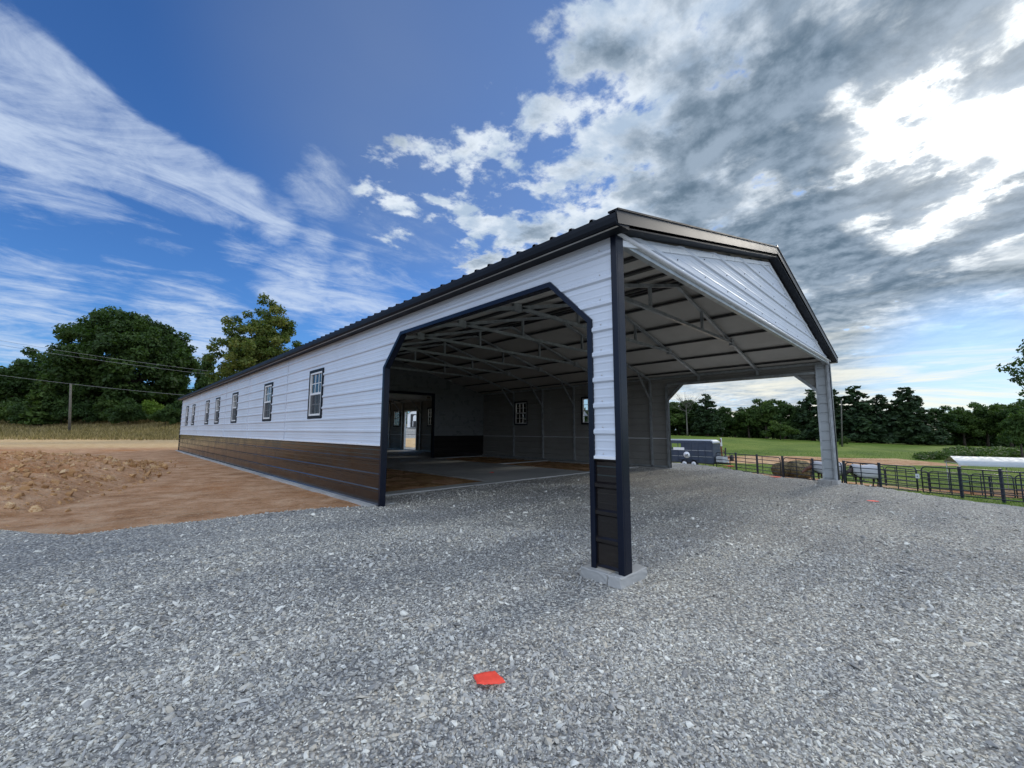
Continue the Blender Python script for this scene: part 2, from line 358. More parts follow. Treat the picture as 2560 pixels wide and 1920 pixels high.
offd=np.clip(mm*.06+nz*.035,-.3,.018)+ np.where(mm>.3,1,0)*fbm(GX,GY,2.2,4,9)*.03*np.clip(mm,0,1)*sst(0.,1.5,mm)*(RR[:,None]<40)
offd=np.where(SS>30,np.clip(mm*.08,-.6,.05),offd)
tag(sheet('dirt_yard',offd,(offd>-.25)&(SS<75)&(SS>-8)&(RR[:,None]<95),[DIRT],{'bright':np.where(LL<5,sst(25,31,SS+4*fbm(GX,GY,.3,3,2)),.45*sst(-.1,.25,fbm(GX,GY,.22,4,52)))}),kind='structure')  # bright: sunlit strip past the barn painted in on the left, random patches right
# gravel
GEX=[-40,-12,-6,-3.87,-3.64,-3.32,-3.13,-2.88,-2.63,-2.12,-1.56,-.79,-.14,0.6,40]; GEY=[22,13,8,6.01,5.62,5.19,5.09,5.08,5.14,5.02,5.06,4.97,4.65,5.6,5.6]
def gm(x,y):
    m=np.interp(x,GEX,GEY)-y
    m=np.where((x>9.2)&(y>3.9),np.maximum(m,.55-pad_d(x,y)*0+0*x+np.minimum(3.2-pad_d(x,y),40-y)*0-0),m)
    return np.minimum(m,np.interp(y,[-1,4],[17.5,3.0])-pad_d(x,y))
gmask=gm(GX,GY)+.16*fbm(GX,GY,2.5,4,4)
offg=np.clip(gmask*.16,-.3,.03)+.012*fbm(GX,GY,7,3,14)*(gmask>0)+.02*fbm(GX,GY,.8,3,15)*sst(0,.5,gmask)
PAL=[(.0,(.15,.145,.14)),(.16,(.28,.275,.265)),(.34,(.40,.39,.365)),(.5,(.48,.465,.425)),(.64,(.48,.43,.345)),(.76,(.54,.53,.49)),(.9,(.64,.63,.57)),(1.,(.80,.78,.70))]
def placetone(t):
    P=t.new('ShaderNodeNewGeometry').outputs['Position']
    mp=t.new('ShaderNodeMapping'); t.put(mp.inputs[0],P); mp.inputs['Rotation'].default_value=(0,0,rad(-28)); mp.inputs['Scale'].default_value=(.28,1.5,1)
    tr_=t.noise(mp.outputs[0],.9,4,.55,.3); big=t.noise(P,.33,5,.6); m=t.math('ADD',t.math('MULTIPLY',tr_,.55),t.math('MULTIPLY',big,.45))
    return t.mix(t.mr(m,.40,.60),(.84,.84,.84),(1.16,1.13,1.07))
def gravelf(t,b):
    P=objc(t); big=t.noise(P,.35,5,.6); mid=t.noise(P,1.6,5,.6)
    cs=[];hs=[]
    for sc,r in((38,1.),(75,1.)):
        v=t.new('ShaderNodeTexVoronoi',feature='F1'); t.put(v.inputs['Vector'],P); v.inputs['Scale'].default_value=sc; v.inputs['Randomness'].default_value=1
        cs.append(t.sep(v.outputs['Color'])[0]); hs.append(v.outputs['Distance'])
    c=t.mix(.4,t.ramp(cs[0],PAL),t.ramp(cs[1],PAL))
    gap=t.mr(hs[0],.35,.65,0,.6); c=t.mix(gap,c,(.10,.10,.10))
    c=t.mix(1,c,placetone(t),'MULTIPLY')
    c=t.mix(t.mr(mid,.55,.78,0,.35),c,(.26,.225,.18))
    t.put(b.inputs['Base Color'],c); h=t.math('SUBTRACT',1.,t.math('ADD',hs[0],t.math('MULTIPLY',hs[1],.4))); h=t.math('ADD',h,t.math('MULTIPLY',cs[0],.5)); bump(t,b,h,.022)
GRAVEL=mat('crushed_gravel',rough=.85,spec=.25,fn=gravelf)
tag(sheet('gravel_yard',offg,(gmask>-1.2)&(RR[:,None]<60),[GRAVEL]),kind='structure')
def hg(x,y):
    x=np.asarray(x,float);y=np.asarray(y,float); m=gm(x,y)+.16*fbm(x,y,2.5,4,4)
    return H(x,y)+np.clip(m*.16,-.3,.03)+.012*fbm(x,y,7,3,14)*(m>0)+.02*fbm(x,y,.8,3,15)*sst(0,.5,m), m
# loose stones lying on the gravel, real geometry near the camera
def stonef(t,b):
    P=objc(t); r=t.new('ShaderNodeObjectInfo').outputs['Random']
    c=t.ramp(r,PAL); n=t.noise(P,2.5,4,.6); c=t.mix(t.mr(n,.45,.7,0,.35),c,(.42,.42,.41)); c=t.mix(1,c,placetone(t),'MULTIPLY'); t.put(b.inputs['Base Color'],c)
STONE=mat('crushed_stone',rough=.7,spec=.35,fn=stonef)
def scatter(name,pts,rot,scl,material,nvar=6,flat=.55):
    me=bpy.data.meshes.new(name); me.vertices.add(len(pts)); me.vertices.foreach_set('co',np.asarray(pts,np.float32).ravel())
    for n,a in(('rot',rot),('scl',scl)):
        q=me.attributes.new(n,'FLOAT_VECTOR','POINT'); q.data.foreach_set('vector',np.asarray(a,np.float32).ravel())
    o=bpy.data.objects.new(name,me); COL.objects.link(o)
    g=bpy.data.node_groups.new(name,'GeometryNodeTree'); g.interface.new_socket('Geometry',in_out='INPUT',socket_type='NodeSocketGeometry'); g.interface.new_socket('Geometry',in_out='OUTPUT',socket_type='NodeSocketGeometry')
    t=NT(g); gi=t.new('NodeGroupInput'); go=t.new('NodeGroupOutput'); join=t.new('GeometryNodeGeometryToInstance')
    for k in range(nvar):
        ic=t.new('GeometryNodeMeshIcoSphere'); ic.inputs['Subdivisions'].default_value=1; ic.inputs['Radius'].default_value=1
        rv=t.new('FunctionNodeRandomValue',data_type='FLOAT_VECTOR'); rv.inputs[0].default_value=(-.38,)*3; rv.inputs[1].default_value=(.38,)*3; rv.inputs['Seed'].default_value=k*13+3
        sp=t.new('GeometryNodeSetPosition'); t.l.new(ic.outputs[0],sp.inputs[0]); t.l.new(rv.outputs[0],sp.inputs['Offset'])
        tr=t.new('GeometryNodeTransform'); t.l.new(sp.outputs[0],tr.inputs[0]); tr.inputs['Scale'].default_value=(1,.5+.08*k,flat*(.6+.12*k))
        sm=t.new('GeometryNodeSetMaterial'); t.l.new(tr.outputs[0],sm.inputs[0]); sm.inputs['Material'].default_value=material
        ss=t.new('GeometryNodeSetShadeSmooth'); ss.inputs['Shade Smooth'].default_value=False; t.l.new(sm.outputs[0],ss.inputs[0])
        t.l.new(ss.outputs[0],join.inputs[0])
    ip=t.new('GeometryNodeInstanceOnPoints'); t.l.new(gi.outputs[0],ip.inputs['Points']); t.l.new(join.outputs[0],ip.inputs['Instance']); ip.inputs['Pick Instance'].default_value=True
    for n,s_ in(('rot','Rotation'),('scl','Scale')):
        na_=t.new('GeometryNodeInputNamedAttribute',data_type='FLOAT_VECTOR'); na_.inputs[0].default_value=n; t.l.new(na_.outputs[0],ip.inputs[s_])
    rn=t.new('FunctionNodeRandomValue',data_type='INT'); rn.inputs[4].default_value=0; rn.inputs[5].default_value=nvar-1; t.l.new(rn.outputs[2],ip.inputs['Instance Index'])
    t.l.new(ip.outputs[0],go.inputs[0]); md_=o.modifiers.new('scatter','NODES'); md_.node_group=g
    return o
rng=np.random.default_rng(5)
def polar_pts(n,r0,r1,a=62):
    r=np.sqrt(rng.uniform(r0*r0,r1*r1,n)); th=ang0+rng.uniform(-a,a,n)*math.pi/180
    return CAM[0]+r*np.cos(th),CAM[1]+r*np.sin(th),r
X,Y,Rr=[],[],[]
for n,r0,r1 in((80000,.9,3.0),(95000,3.0,5.5),(60000,5.5,9.5),(25000,9.5,15)):
    a_,b_,c_=polar_pts(n,r0,r1); X.append(a_);Y.append(b_);Rr.append(c_)
X=np.concatenate(X);Y=np.concatenate(Y);Rr=np.concatenate(Rr)
Z,mg=hg(X,Y); pr_=rng.uniform(0,1,len(X)); thin=sst(.02,.16,fbm(X,Y,.75,4,91)+.35*fbm(X,Y*2.2,1.6,3,92)); k=((mg>.02)&(pr_>thin*.62)|(mg>-.7)&(mg<=.02)&(pr_<.25*np.exp(mg/.18))&(X<.1))&(pad_d(X,Y)<2)&~((X>-.08)&(X<.33)&(Y>-.025)&(Y<.37))
X,Y,Z,Rr=X[k],Y[k],Z[k],Rr[k]; n=len(X)
clump=.75+.9*np.clip(fbm(X,Y,1.1,3,77)+.3,0,1)
sz=np.exp(rng.normal(math.log(.0051),.44,n))*clump; sz=np.where(rng.uniform(0,1,n)<.02,sz*1.7,sz); sz=np.clip(sz,.004,.026)*(1+.035*Rr)
rot=np.stack([rng.normal(0,.45,n),rng.normal(0,.45,n),rng.uniform(0,6.28,n)],-1)
scl=np.stack([sz*rng.uniform(.9,1.5,n),sz*rng.uniform(.8,1.2,n),sz*rng.uniform(.7,1.2,n)],-1)
tag(scatter('gravel_stones',np.stack([X,Y,Z+sz*.22],-1),rot,scl,STONE),'loose crushed grey stones covering the gravel yard','gravel',kind='stuff')
# ------------------------------------------------------------------ barn
WD=9.75; LN=28.65; ZE=2.90; SL=.2487; XR=WD/2
RZ=[.24+.2286*i for i in range(-1,24)]
def interval(poly,z):
    xs=[]
    n=len(poly)
    for i in range(n):
        (a,za),(b,zb)=poly[i],poly[(i+1)%n]
        if (za-z)*(zb-z)<0 or (za==z)!=(zb==z) and min(za,zb)<=z<max(za,zb): xs.append(a+(b-a)*(z-za)/(zb-za))
    return (min(xs),max(xs)) if len(xs)>=2 else None
def ribbed(mb,T,outer,holes,m,side=1,ribh=.019,flatoff=0.,minor=.0026):
    """horizontal-rib steel sheet; T(u,z,o) -> xyz, o = distance proud of the wall plane"""
    zs=set()
    prof={}
    zlo=min(z for _,z in outer); zhi=max(z for _,z in outer)
    def add(z,o):
        if zlo<z<zhi: prof[round(z,5)]=o
    for r in RZ:
        for dz_,o in((-.031,0),(-.014,ribh),(.014,ribh),(.031,0)): add(r+dz_,o)
        for q in(.0762,.1524):
            for dz_,o in((-.013,0),(-.004,minor),(.004,minor),(.013,0)): add(r+q+dz_,o)
    pz=sorted(prof); po=[prof[z] for z in pz]
    def off(z): return float(np.interp(z,pz,po)) if pz else 0.
    lv=set(pz)|{zlo,zhi}
    for h in [outer]+holes:
        for _,z in h:
            if zlo<z<zhi: lv.add(round(z,5))
    lv=sorted(lv)
    for za,zb in zip(lv,lv[1:]):
        if zb-za<1e-4: continue
        e=(zb-za)*1e-3; A_=interval(outer,za+e); B_=interval(outer,zb-e)
        if not A_ or not B_: continue
        segs=[(A_[0],A_[1],B_[0],B_[1])]
        for h in holes:
            a=interval(h,za+e); b=interval(h,zb-e)
            if not a or not b: continue
            ns=[]
            for s0,s1,t0,t1 in segs:
                if a[1]<=s0 or a[0]>=s1: ns.append((s0,s1,t0,t1)); continue
                if a[0]>s0: ns.append((s0,a[0],t0,b[0]))
                if a[1]<s1: ns.append((a[1],s1,b[1],t1))
            segs=ns
        oa,ob=off(za)+flatoff,off(zb)+flatoff
        for s0,s1,t0,t1 in segs:
            if max(s1-s0,t1-t0)<.002: continue
            P=[T(s0,za,oa),T(s1,za,oa),T(t1,zb,ob),T(t0,zb,ob)]
            mb.poly(P if side>0 else P[::-1],m)
TL=lambda u,z,o:(-o,u,z); TR=lambda u,z,o:(WD+o,u,z); TF=lambda u,z,o:(u,-o,z)
barn=empty('metal_barn',(0,0,0)); tag(barn,'long white and black metal barn with an open carport bay at its near end','barn')
rect=lambda a,b,c,d:[(a,c),(b,c),(b,d),(a,d)]
OPEN=[(.30,-.1),(.30,2.15),(.76,2.6),(3.70,2.6),(4.18,2.14),(4.18,-.1)]
WINY=[7.19,10.78,14.81,17.85,20.12,24.03,26.23]; WZ=(1.45,2.39)
winholes=[rect(y-.345,y+.345,*WZ) for y in WINY]
WINR=[7.20,10.78,14.5,17.7,21.5,23.9,26.2]
rholes=[rect(y-.345,y+.345,*WZ) for y in WINR]; DOORR=rect(19.2,20.48,-.1,2.28)
for nm,T,holes,sd in(('wall',TL,winholes,-1),('wall',TR,rholes+[DOORR],1)):
    mb=MB(); ribbed(mb,T,rect(0,LN,.93,ZE),holes+[OPEN],WHITE,side=sd)
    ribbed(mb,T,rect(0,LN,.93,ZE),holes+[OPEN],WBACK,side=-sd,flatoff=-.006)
    o=mb.build('upper_wall',barn)
    mb=MB(); ribbed(mb,T,rect(0,LN,.02,.93),holes+[OPEN],BLACK,side=sd,flatoff=-.001,minor=.0006)
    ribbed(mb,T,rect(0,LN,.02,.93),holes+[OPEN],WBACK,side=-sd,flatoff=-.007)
    o=mb.build('wainscot_wall',barn); o['label']='black lower wall panels reflecting the brown soil'
    mb=MB()   # bright bottom lip of the white sheets, panel seams, screw heads
    for y0,y1 in((.035,.251),(4.232,LN)):
        a=T(y0,.922,.004); b=T(y1,.946,.024); mb.box((min(a[0],b[0]),y0,.922),(max(a[0],b[0]),y1,.946),WTRIM)
    mb.build('drip_edge',barn)
    for ys in(9.15,12.85,16.3,22.4):
        mb=MB(); a=T(ys,0,.0); b=T(ys+.003,0,.0205); mb.box((min(a[0],b[0]),ys,.95),(max(a[0],b[0]),ys+.003,2.88),WHITE); mb.build('panel_seam',barn)
    mb=MB()
    for j,y in enumerate(np.arange(.165,LN,1.19)):
        for r in RZ:
            for dz_ in(.04,.19):
                z=r+dz_
                if z<.96 or z>2.86 or dz_>.1: continue
                if any(interval(h,z) and interval(h,z)[0]-.05<y<interval(h,z)[1]+.05 for h in holes+[OPEN]): continue
                c=np.array(T(y,z,.003)); mb.tube([c-(.004,0,0),c+(.003,0,0)],.0055,BACK,6)
    tag(mb.build('screw_heads',barn),kind='stuff')
def outline(mb,T,poly,w_,proud,depth,m,closed=True,inner=.07):
    """flat trim ring round an opening plus its reveal"""
    n=len(poly); P=np.array(poly,float); c=P.mean(0); out=[]
    for i in range(n):
        a,b,d=P[(i-1)%n],P[i],P[(i+1)%n]
        e1=b-a; e2=d-b; 
        n1=np.array([e1[1],-e1[0]])/np.linalg.norm(e1); n2=np.array([e2[1],-e2[0]])/np.linalg.norm(e2)
        if (b-c)@n1<0: n1=-n1
        if (b-c)@n2<0: n2=-n2
        bi=n1+n2; out.append(b+bi*w_/(1+n1@n2))
    for i in range(n if closed else n-1):
        j=(i+1)%n
        mb.poly([T(*P[i],proud),T(*P[j],proud),T(*out[j],proud),T(*out[i],proud)],m)
        mb.poly([T(*P[i],proud),T(*P[j],proud),T(*P[j],-depth),T(*P[i],-depth)],m)
        mb.poly([T(*out[i],proud),T(*out[j],proud),T(*out[j],-.002),T(*out[i],-.002)],m)
        mb.poly([T(*P[i],-depth),T(*P[j],-depth),T(*out[j],-depth),T(*out[i],-depth)],m)
    if not closed:
        for i in(0,n-1): mb.poly([T(*P[i],proud),T(*out[i],proud),T(*out[i],-depth),T(*P[i],-depth)],m)
for T in(TL,TR):
    mb=MB(); path=[(.30,0.),(.30,2.15),(.76,2.6),(3.70,2.6),(4.18,2.14),(4.18,0.)]
    P=np.array(path); outp=[(.252,0),(.252,2.17),(.741,2.65),(3.72,2.65),(4.23,2.16),(4.23,0)]
    for i in range(5):
        j=i+1
        mb.poly([T(*P[i],.0225),T(*P[j],.0225),T(*outp[j],.0225),T(*outp[i],.0225)],TRIM)
        mb.poly([T(*P[i],.0225),T(*P[j],.0225),T(*P[j],-.075),T(*P[i],-.075)],TRIM)
        mb.poly([T(*outp[i],.0225),T(*outp[j],.0225),T(*outp[j],-.002),T(*outp[i],-.002)],TRIM)
        mb.poly([T(*P[i],-.075),T(*P[j],-.075),T(*outp[j],-.075),T(*outp[i],-.075)],GALV if T is TR else TRIM)
    for i in(0,5): mb.poly([T(*P[i],.0225),T(*outp[i],.0225),T(*outp[i],-.075),T(*P[i],-.075)],TRIM)
    o=mb.build('opening_trim',barn); o['label']='black steel trim framing the chamfered side opening'
# corner posts: L-shaped black corner trim + galvanised tube behind
for sx,x0 in((-1,0.),(1,WD)):
    mb=MB(); xo=x0+sx*.0225; xi=x0-sx*.10
    for y0,y1,in((-.0225,.034),):
        mb.box((min(xo,x0+sx*.002),y0,.0),(max(xo,x0+sx*.002),y1,2.89),TRIM)
    mb.box((min(x0+sx*.001,xi),-.0225,.0),(max(x0+sx*.001,xi),-.003,2.89),TRIM)
    mb.box((min(x0-sx*.03,xi),-.003,.0),(max(x0-sx*.03,xi),.05,2.89),TRIM if sx<0 else GALV)
    o=mb.build('corner_trim',barn,bevel=.003)
    for y0,tw in((.052,.03),(.262,.033)):
        mb=MB(); mb.box((min(x0-sx*.008,x0-sx*.068),y0,0.),(max(x0-sx*.008,x0-sx*.068),y0+tw,2.86),GALV)
        mb.build('corner_tube',barn,bevel=.004)
    for y in(LN,):
        mb=MB(); mb.box((min(x0-sx*.06,x0+sx*.0225),y-.07,.0),(max(x0-sx*.06,x0+sx*.0225),y+.02,2.89),TRIM); mb.build('corner_trim',barn,bevel=.003)
# gable front (panels above the open end)
def roofz(x): return 2.93+SL*(XR-abs(x-XR))
mb=MB(); zap=roofz(XR)-.10
ribbed(mb,lambda u,z,o:(u,-o,z),[(.07,2.91),(WD-.07,2.91),(XR,zap)],[],WHITE,side=1)
ribbed(mb,lambda u,z,o:(u,-o,z),[(.07,2.91),(WD-.07,2.91),(XR,zap)],[],BACK,side=-1,flatoff=-.007)
mb.build('front_gable_panel',barn)
mb=MB()
mb.tube([(.0,-.028,2.905),(WD,-.028,2.905)],.019,WTRIM,10); mb.box((0.01,-.028,2.886),(WD-.01,.035,2.898),WTRIM)
mb.build('gable_bottom_trim',barn)
mb=MB()   # galvanised header tube at the gable bottom
mb.box((.105,.004,2.84),(WD-.105,.064,2.884),GALV); mb.build('header_beam',barn,bevel=.004)
mb=MB()
for r in RZ:
    for z in(r+.05,):
        if z<2.95 or z>zap-.1: continue
        for x in np.arange(.5,WD,.76):
            if z<roofz(x)-.16:
                mb.tube([(x,-.002,z),(x,-.009,z)],.007,PURL,6)
tag(mb.build('screw_heads',barn),kind='stuff')
# rear gable wall; its unseen aisle opening is added to let light in
mb=MB(); TB=lambda u,z,o:(u,LN+o,z)
ribbed(mb,TB,[(0,.93),(WD,.93),(WD,2.9),(XR,zap+.05),(0,2.9)],[rect(2.85,6.9,-.1,2.6)],WHITE,side=-1); ribbed(mb,TB,[(0,.93),(WD,.93),(WD,2.9),(XR,zap+.05),(0,2.9)],[rect(2.85,6.9,-.1,2.6)],BACK,side=1,flatoff=-.006); mb.build('rear_wall',barn)
for xa,xb in((0,2.85),(6.9,WD)):
    mb=MB(); ribbed(mb,TB,rect(xa,xb,.02,.93),[],BLACK,side=-1); ribbed(mb,TB,rect(xa,xb,.02,.93),[],BACK,side=1,flatoff=-.006); mb.build('rear_wainscot',barn)
# partition with the aisle opening
YP=13.3; TP=lambda u,z,o:(u,YP-o,z); AD=rect(2.85,6.9,-.1,2.65)
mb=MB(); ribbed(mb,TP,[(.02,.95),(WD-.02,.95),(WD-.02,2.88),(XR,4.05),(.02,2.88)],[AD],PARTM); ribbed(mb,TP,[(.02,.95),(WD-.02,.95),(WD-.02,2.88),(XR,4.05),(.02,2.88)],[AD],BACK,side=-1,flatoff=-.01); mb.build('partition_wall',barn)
for xa,xb in((.02,2.85),(6.9,WD-.02)):
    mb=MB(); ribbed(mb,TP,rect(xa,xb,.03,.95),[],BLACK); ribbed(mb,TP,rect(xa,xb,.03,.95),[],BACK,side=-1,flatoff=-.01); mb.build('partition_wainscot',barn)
mb=MB()
mb.box((6.9,YP-.03,.03),(6.98,YP+.09,2.65),TRIM); mb.box((2.77,YP-.03,.03),(2.85,YP+.09,2.65),TRIM); mb.box((2.77,YP-.03,2.65),(6.98,YP+.09,2.75),TRIM); mb.build('aisle_door_trim',barn)
mb=MB(); mb.tube([(3.0,YP+.42,2.62),(6.75,YP+.42,2.62)],.17,BACK,16); mb.build('rolled_door',barn)
# roof
ys=np.arange(-.14,LN+.12,.2286)
for sx in(-1,1):
    xe=XR+sx*(XR+.2); ze=roofz(0)+.10-.2*SL; zr=roofz(XR)+.12
    prof=[]
    for y in ys: prof+=[(y,0),(y+.010,.022),(y+.034,.022),(y+.044,0)]
    prof.append((LN+.15,0))
    mb=MB()
    for (ya,oa),(yb,ob) in zip(prof,prof[1:]):
        P=[(xe,ya,ze+oa),(xe,yb,ze+ob),(XR,yb,zr+ob),(XR,ya,zr+oa)]
        mb.poly(P if sx<0 else P[::-1],TRIM)
    o=mb.build('roof_sheet',barn); o['label']='black ribbed steel roof sheets'
    mb=MB(); e=.115
    P=[(xe-sx*.02,-.13,ze-e),(xe-sx*.02,LN+.13,ze-e),(XR,LN+.13,zr-e),(XR,-.13,zr-e)]; mb.poly(P[::-1] if sx<0 else P,BACK)
    o=mb.build('roof_underside',barn); o['label']='pale grey underside of the roof sheets'
    mb=MB()   # eave fascia box
    x2=XR+sx*XR+sx*.001
    pr=[(x2,2.884),(xe,2.872),(xe+sx*.014,2.89),(xe+sx*.020,2.93),(xe+sx*.014,2.968),(xe-sx*.004,2.982),(x2,2.985)]
    if sx<0: pr=pr[::-1]
    mb.loft([[(x,y,z) for x,z in pr] for y in(-.145,LN+.14)],EAVE,smooth=False)
    mb.build('eave_fascia',barn)
    mb=MB()   # rake trim
    p0=np.array((xe,-.147,ze-.045)); p1=np.array((XR,-.147,zr-.045))
    mb.beam(p0,p1,.012,.115,RAKE)
    mb.beam(p0+(0,.035,.064),p1+(0,.035,.064),.10,.016,EAVE)
    mb.build('rake_trim',barn)
    mb=MB(); mb.beam(np.array((XR+sx*XR,-.07,roofz(0)-.03)),np.array((XR,-.07,roofz(XR)-.03)),.138,.012,EAVE); mb.build('rake_soffit',barn)
    mb=MB(); 
    mb.beam(np.array((XR+sx*XR,-.006,roofz(0)-.115)),np.array((XR,-.006,roofz(XR)-.115)),.020,.055,WTRIM); mb.build('gable_top_trim',barn)
mb=MB(); zr=roofz(XR)+.12
for sx in(-1,1): mb.beam((XR+sx*.16,-.15,zr+.026-.16*SL),(XR+sx*.0,-.15,zr+.03),.01,.01,TRIM)
mb.faces([(XR-.17,-.15,zr+.028-.17*SL),(XR,-.15,zr+.045),(XR+.17,-.15,zr+.028-.17*SL),(XR-.17,LN+.15,zr+.028-.17*SL),(XR,LN+.15,zr+.045),(XR+.17,LN+.15,zr+.028-.17*SL)],[(0,3,4,1),(1,4,5,2)],TRIM)
mb.tube([(XR,-.155,zr+.02),(XR,-.135,zr+.02)],.035,TRIM,8)
mb.build('ridge_cap',barn)
# purlins
for sx in(-1,1):
    for k,dx in enumerate((.32,1.22,2.22,3.22,4.22,4.80)):
        x=XR+sx*(XR-dx); z=roofz(x)-.035; mb=MB()
        mb.box((x-.035,.07,z-.025),(x+.035,LN-.1,z),PURL); mb.box((x-.055,.07,z-.003),(x+.055,LN-.1,z+.004),PURL)
        mb.build('purlin',barn)
# trusses with their posts
def truss(y,posts=True,brace=True):
    mb=MB(); t=.06
    for sx in(-1,1):
        a=(XR+sx*(XR-.05),y,roofz(XR+sx*(XR-.05))-.095); b=(XR,y,roofz(XR)-.095); mb.beam(a,b,t,t,GALV)
    hw=2.95; mb.beam((XR-hw,y,3.33),(XR+hw,y,3.33),t,t,GALV)
    for x in(XR-1.15,XR+1.15):
        mb.beam((x,y,3.36),(x,y,roofz(x)-.12),.05,.05,GALV,up=(0,1,0))
    for x in(XR-hw+.02,XR+hw-.02): mb.box((x-.09,y-.035,3.25),(x+.09,y+.035,3.40),GALV)
    o=mb.build('roof_truss',barn)
    if posts:
        for x,sg in((.038,1),(WD-.038,-1)):
            mb=MB(); z0=2.70 if y<4.2 else .03
            mb.box((x-.03,y-.03,z0),(x+.03,y+.03,2.87),GALV)
            if brace and y>4.3: mb.beam((x,y+.001,2.15),(x+sg*.75,y+.001,roofz(.75)-.12),.045,.045,GALV)
            mb.build('wall_post',barn)
YT=[.09,1.6,3.2,4.8,6.36,7.95,9.55,11.24,13.36,15.5,16.8,18.8,20.85,22.4,24.9,27.0]
for i,y in enumerate(YT):
    if i==0:
        mb=MB()
        for sx in(-1,1): mb.beam((XR+sx*(XR-.05),y,roofz(XR+sx*(XR-.05))-.095),(XR,y,roofz(XR)-.095),.06,.06,GALV)
        mb.build('roof_truss',barn)
    else: truss(y)
# side-opening headers and girts, seen from inside on the far side
for x,sg in((.038,1),(WD-.038,-1)):
    mb=MB(); mb.box((x-.03,.30,2.61),(x+.03,4.2,2.67),GALV); mb.box((x-.03,.1,2.84),(x+.03,LN-.1,2.90),GALV); mb.build('header_beam',barn)
    for y in(4.24,):
        mb=MB(); mb.box((x-.03,y-.03,0),(x+.03,y+.03,2.6),GALV); mb.build('wall_post',barn)
    mb=MB()
    for z in(.03,):
        mb.box((x-.03,4.2,z),(x+.03,LN-.1,z+.05),GALV)
    mb.build('base_rail',barn)
    for (a,b) in(((.3,2.15),(.76,2.6)),((4.18,2.14),(3.70,2.6))):
        mb=MB(); mb.beam((x,a[0],a[1]+.05),(x,b[0],b[1]+.05),.06,.05,GALV,up=(1,0,0)); mb.build('corner_brace',barn)
mb=MB(); ribbed(mb,TR,rect(.083,.262,.0,2.84),[],PILLAR,side=-1,flatoff=-.0225,minor=.0); mb.build('pillar_panel',barn)
# windows
def make_window():
    mb=MB(); T=lambda u,z,o:(-o,u,z)
    outline(mb,T,rect(-.335,.335,-.455,.455),.058,.0235,.05,EAVE); w_=mb.build('window',barn)
    fr=MB()
    def bar(u0,u1,z0,z1,o0,o1,m=VINYL): fr.box((-o1,u0,z0),(-o0,u1,z1),m)
    bar(-.334,-.30,-.454,.454,-.045,.018); bar(.30,.334,-.454,.454,-.045,.018); bar(-.30,.30,.42,.454,-.045,.018); bar(-.30,.30,-.454,-.415,-.045,.024)
    bar(-.30,.30,-.018,.024,-.03,.012)
    for u in(-.10,.10): bar(u-.008,u+.008,.024,.42,-.022,-.004); bar(u-.008,u+.008,-.415,-.018,-.034,-.024)
    bar(-.30,.30,.215,.231,-.0215,-.0045); bar(-.30,.30,-.224,-.208,-.0335,-.0245)
    f=fr.build('window_frame',w_)
    g=MB(); g.box((.010,-.30,.024),(.014,.30,.42),GLASS); g.box((.027,-.30,-.415),(.031,.30,-.018),GLASS); g.build('glass',w_)
    s_=MB(); s_.poly([(-.004,-.30,-.415),(-.004,.30,-.415),(-.004,.30,-.018),(-.004,-.30,-.018)],SCREEN); s_.build('insect_screen',w_)
    return w_
proto=make_window()
lst=[(0,y,0) for y in WINY]+[(WD,y,math.pi) for y in WINR]
for i,(x,y,rz) in enumerate(lst):
    o=proto if i==0 else copy_tree(proto,barn)
    if x>1:
        for ch in [q for q in list(COL.objects) if q.parent==o and q.name.startswith('insect_screen')]: bpy.data.objects.remove(ch)
    o.location=(x,y,(WZ[0]+WZ[1])/2); o.rotation_euler=(0,0,rz)
# side door frame + the open door leaf at the right wall
mb=MB()
mb.box((WD-.08,19.12,.03),(WD+.03,19.2,2.28),GALV); mb.box((WD-.08,20.48,.03),(WD+.03,20.56,2.28),GALV); mb.box((WD-.08,19.12,2.28),(WD+.03,20.56,2.36),GALV); mb.build('side_door_frame',barn)
mb=MB(); mb.box((WD+.035,20.56,.06),(WD+.075,21.02,2.25),VINYL); mb.build('side_door_leaf',barn,bevel=.004)
mb=MB(); mb.box((WD-.115,20.42,.03),(WD-.082,20.50,2.26),VINYL); mb.build('side_door_jamb',barn)
# ------------------------------------------------------------------ floor
mb=MB()
for a in(((-.13,4.30,-.12),(.30,LN+.12,.022)),((.30,5.15,-.12),(3.3,5.48,.022)),((3.3,5.15,-.12),(6.85,LN-.02,.022)),((6.85,5.15,-.12),(9.45,5.36,.022)),
         ((9.45,4.1,-.12),(9.88,LN+.12,.022)),((6.85,9.08,-.12),(9.45,9.26,.022)),((.3,10.4,-.12),(3.3,LN-.02,.022)),((6.85,13.1,-.12),(9.45,LN-.02,.022))):
    mb.box(a[0],a[1],CONC)
tag(mb.build('concrete_floor'),kind='structure')
def stallf(t,b):
    P=objc(t); c=t.noise(P,3.2,8,.72,.4); e=t.noise(P,26,5,.7)
    cc=t.ramp(c,[(.3,(.13,.06,.028)),(.46,(.30,.165,.07)),(.6,(.42,.26,.12)),(.75,(.52,.35,.19))]); cc=t.mix(t.mr(e,.5,.75,0,.6),cc,(.09,.045,.02))
    t.put(b.inputs['Base Color'],cc); bump(t,b,t.math('ADD',c,t.math('MULTIPLY',e,.35)),.07)
STALL=mat('stall_soil',rough=.95,spec=.1,fn=stallf)
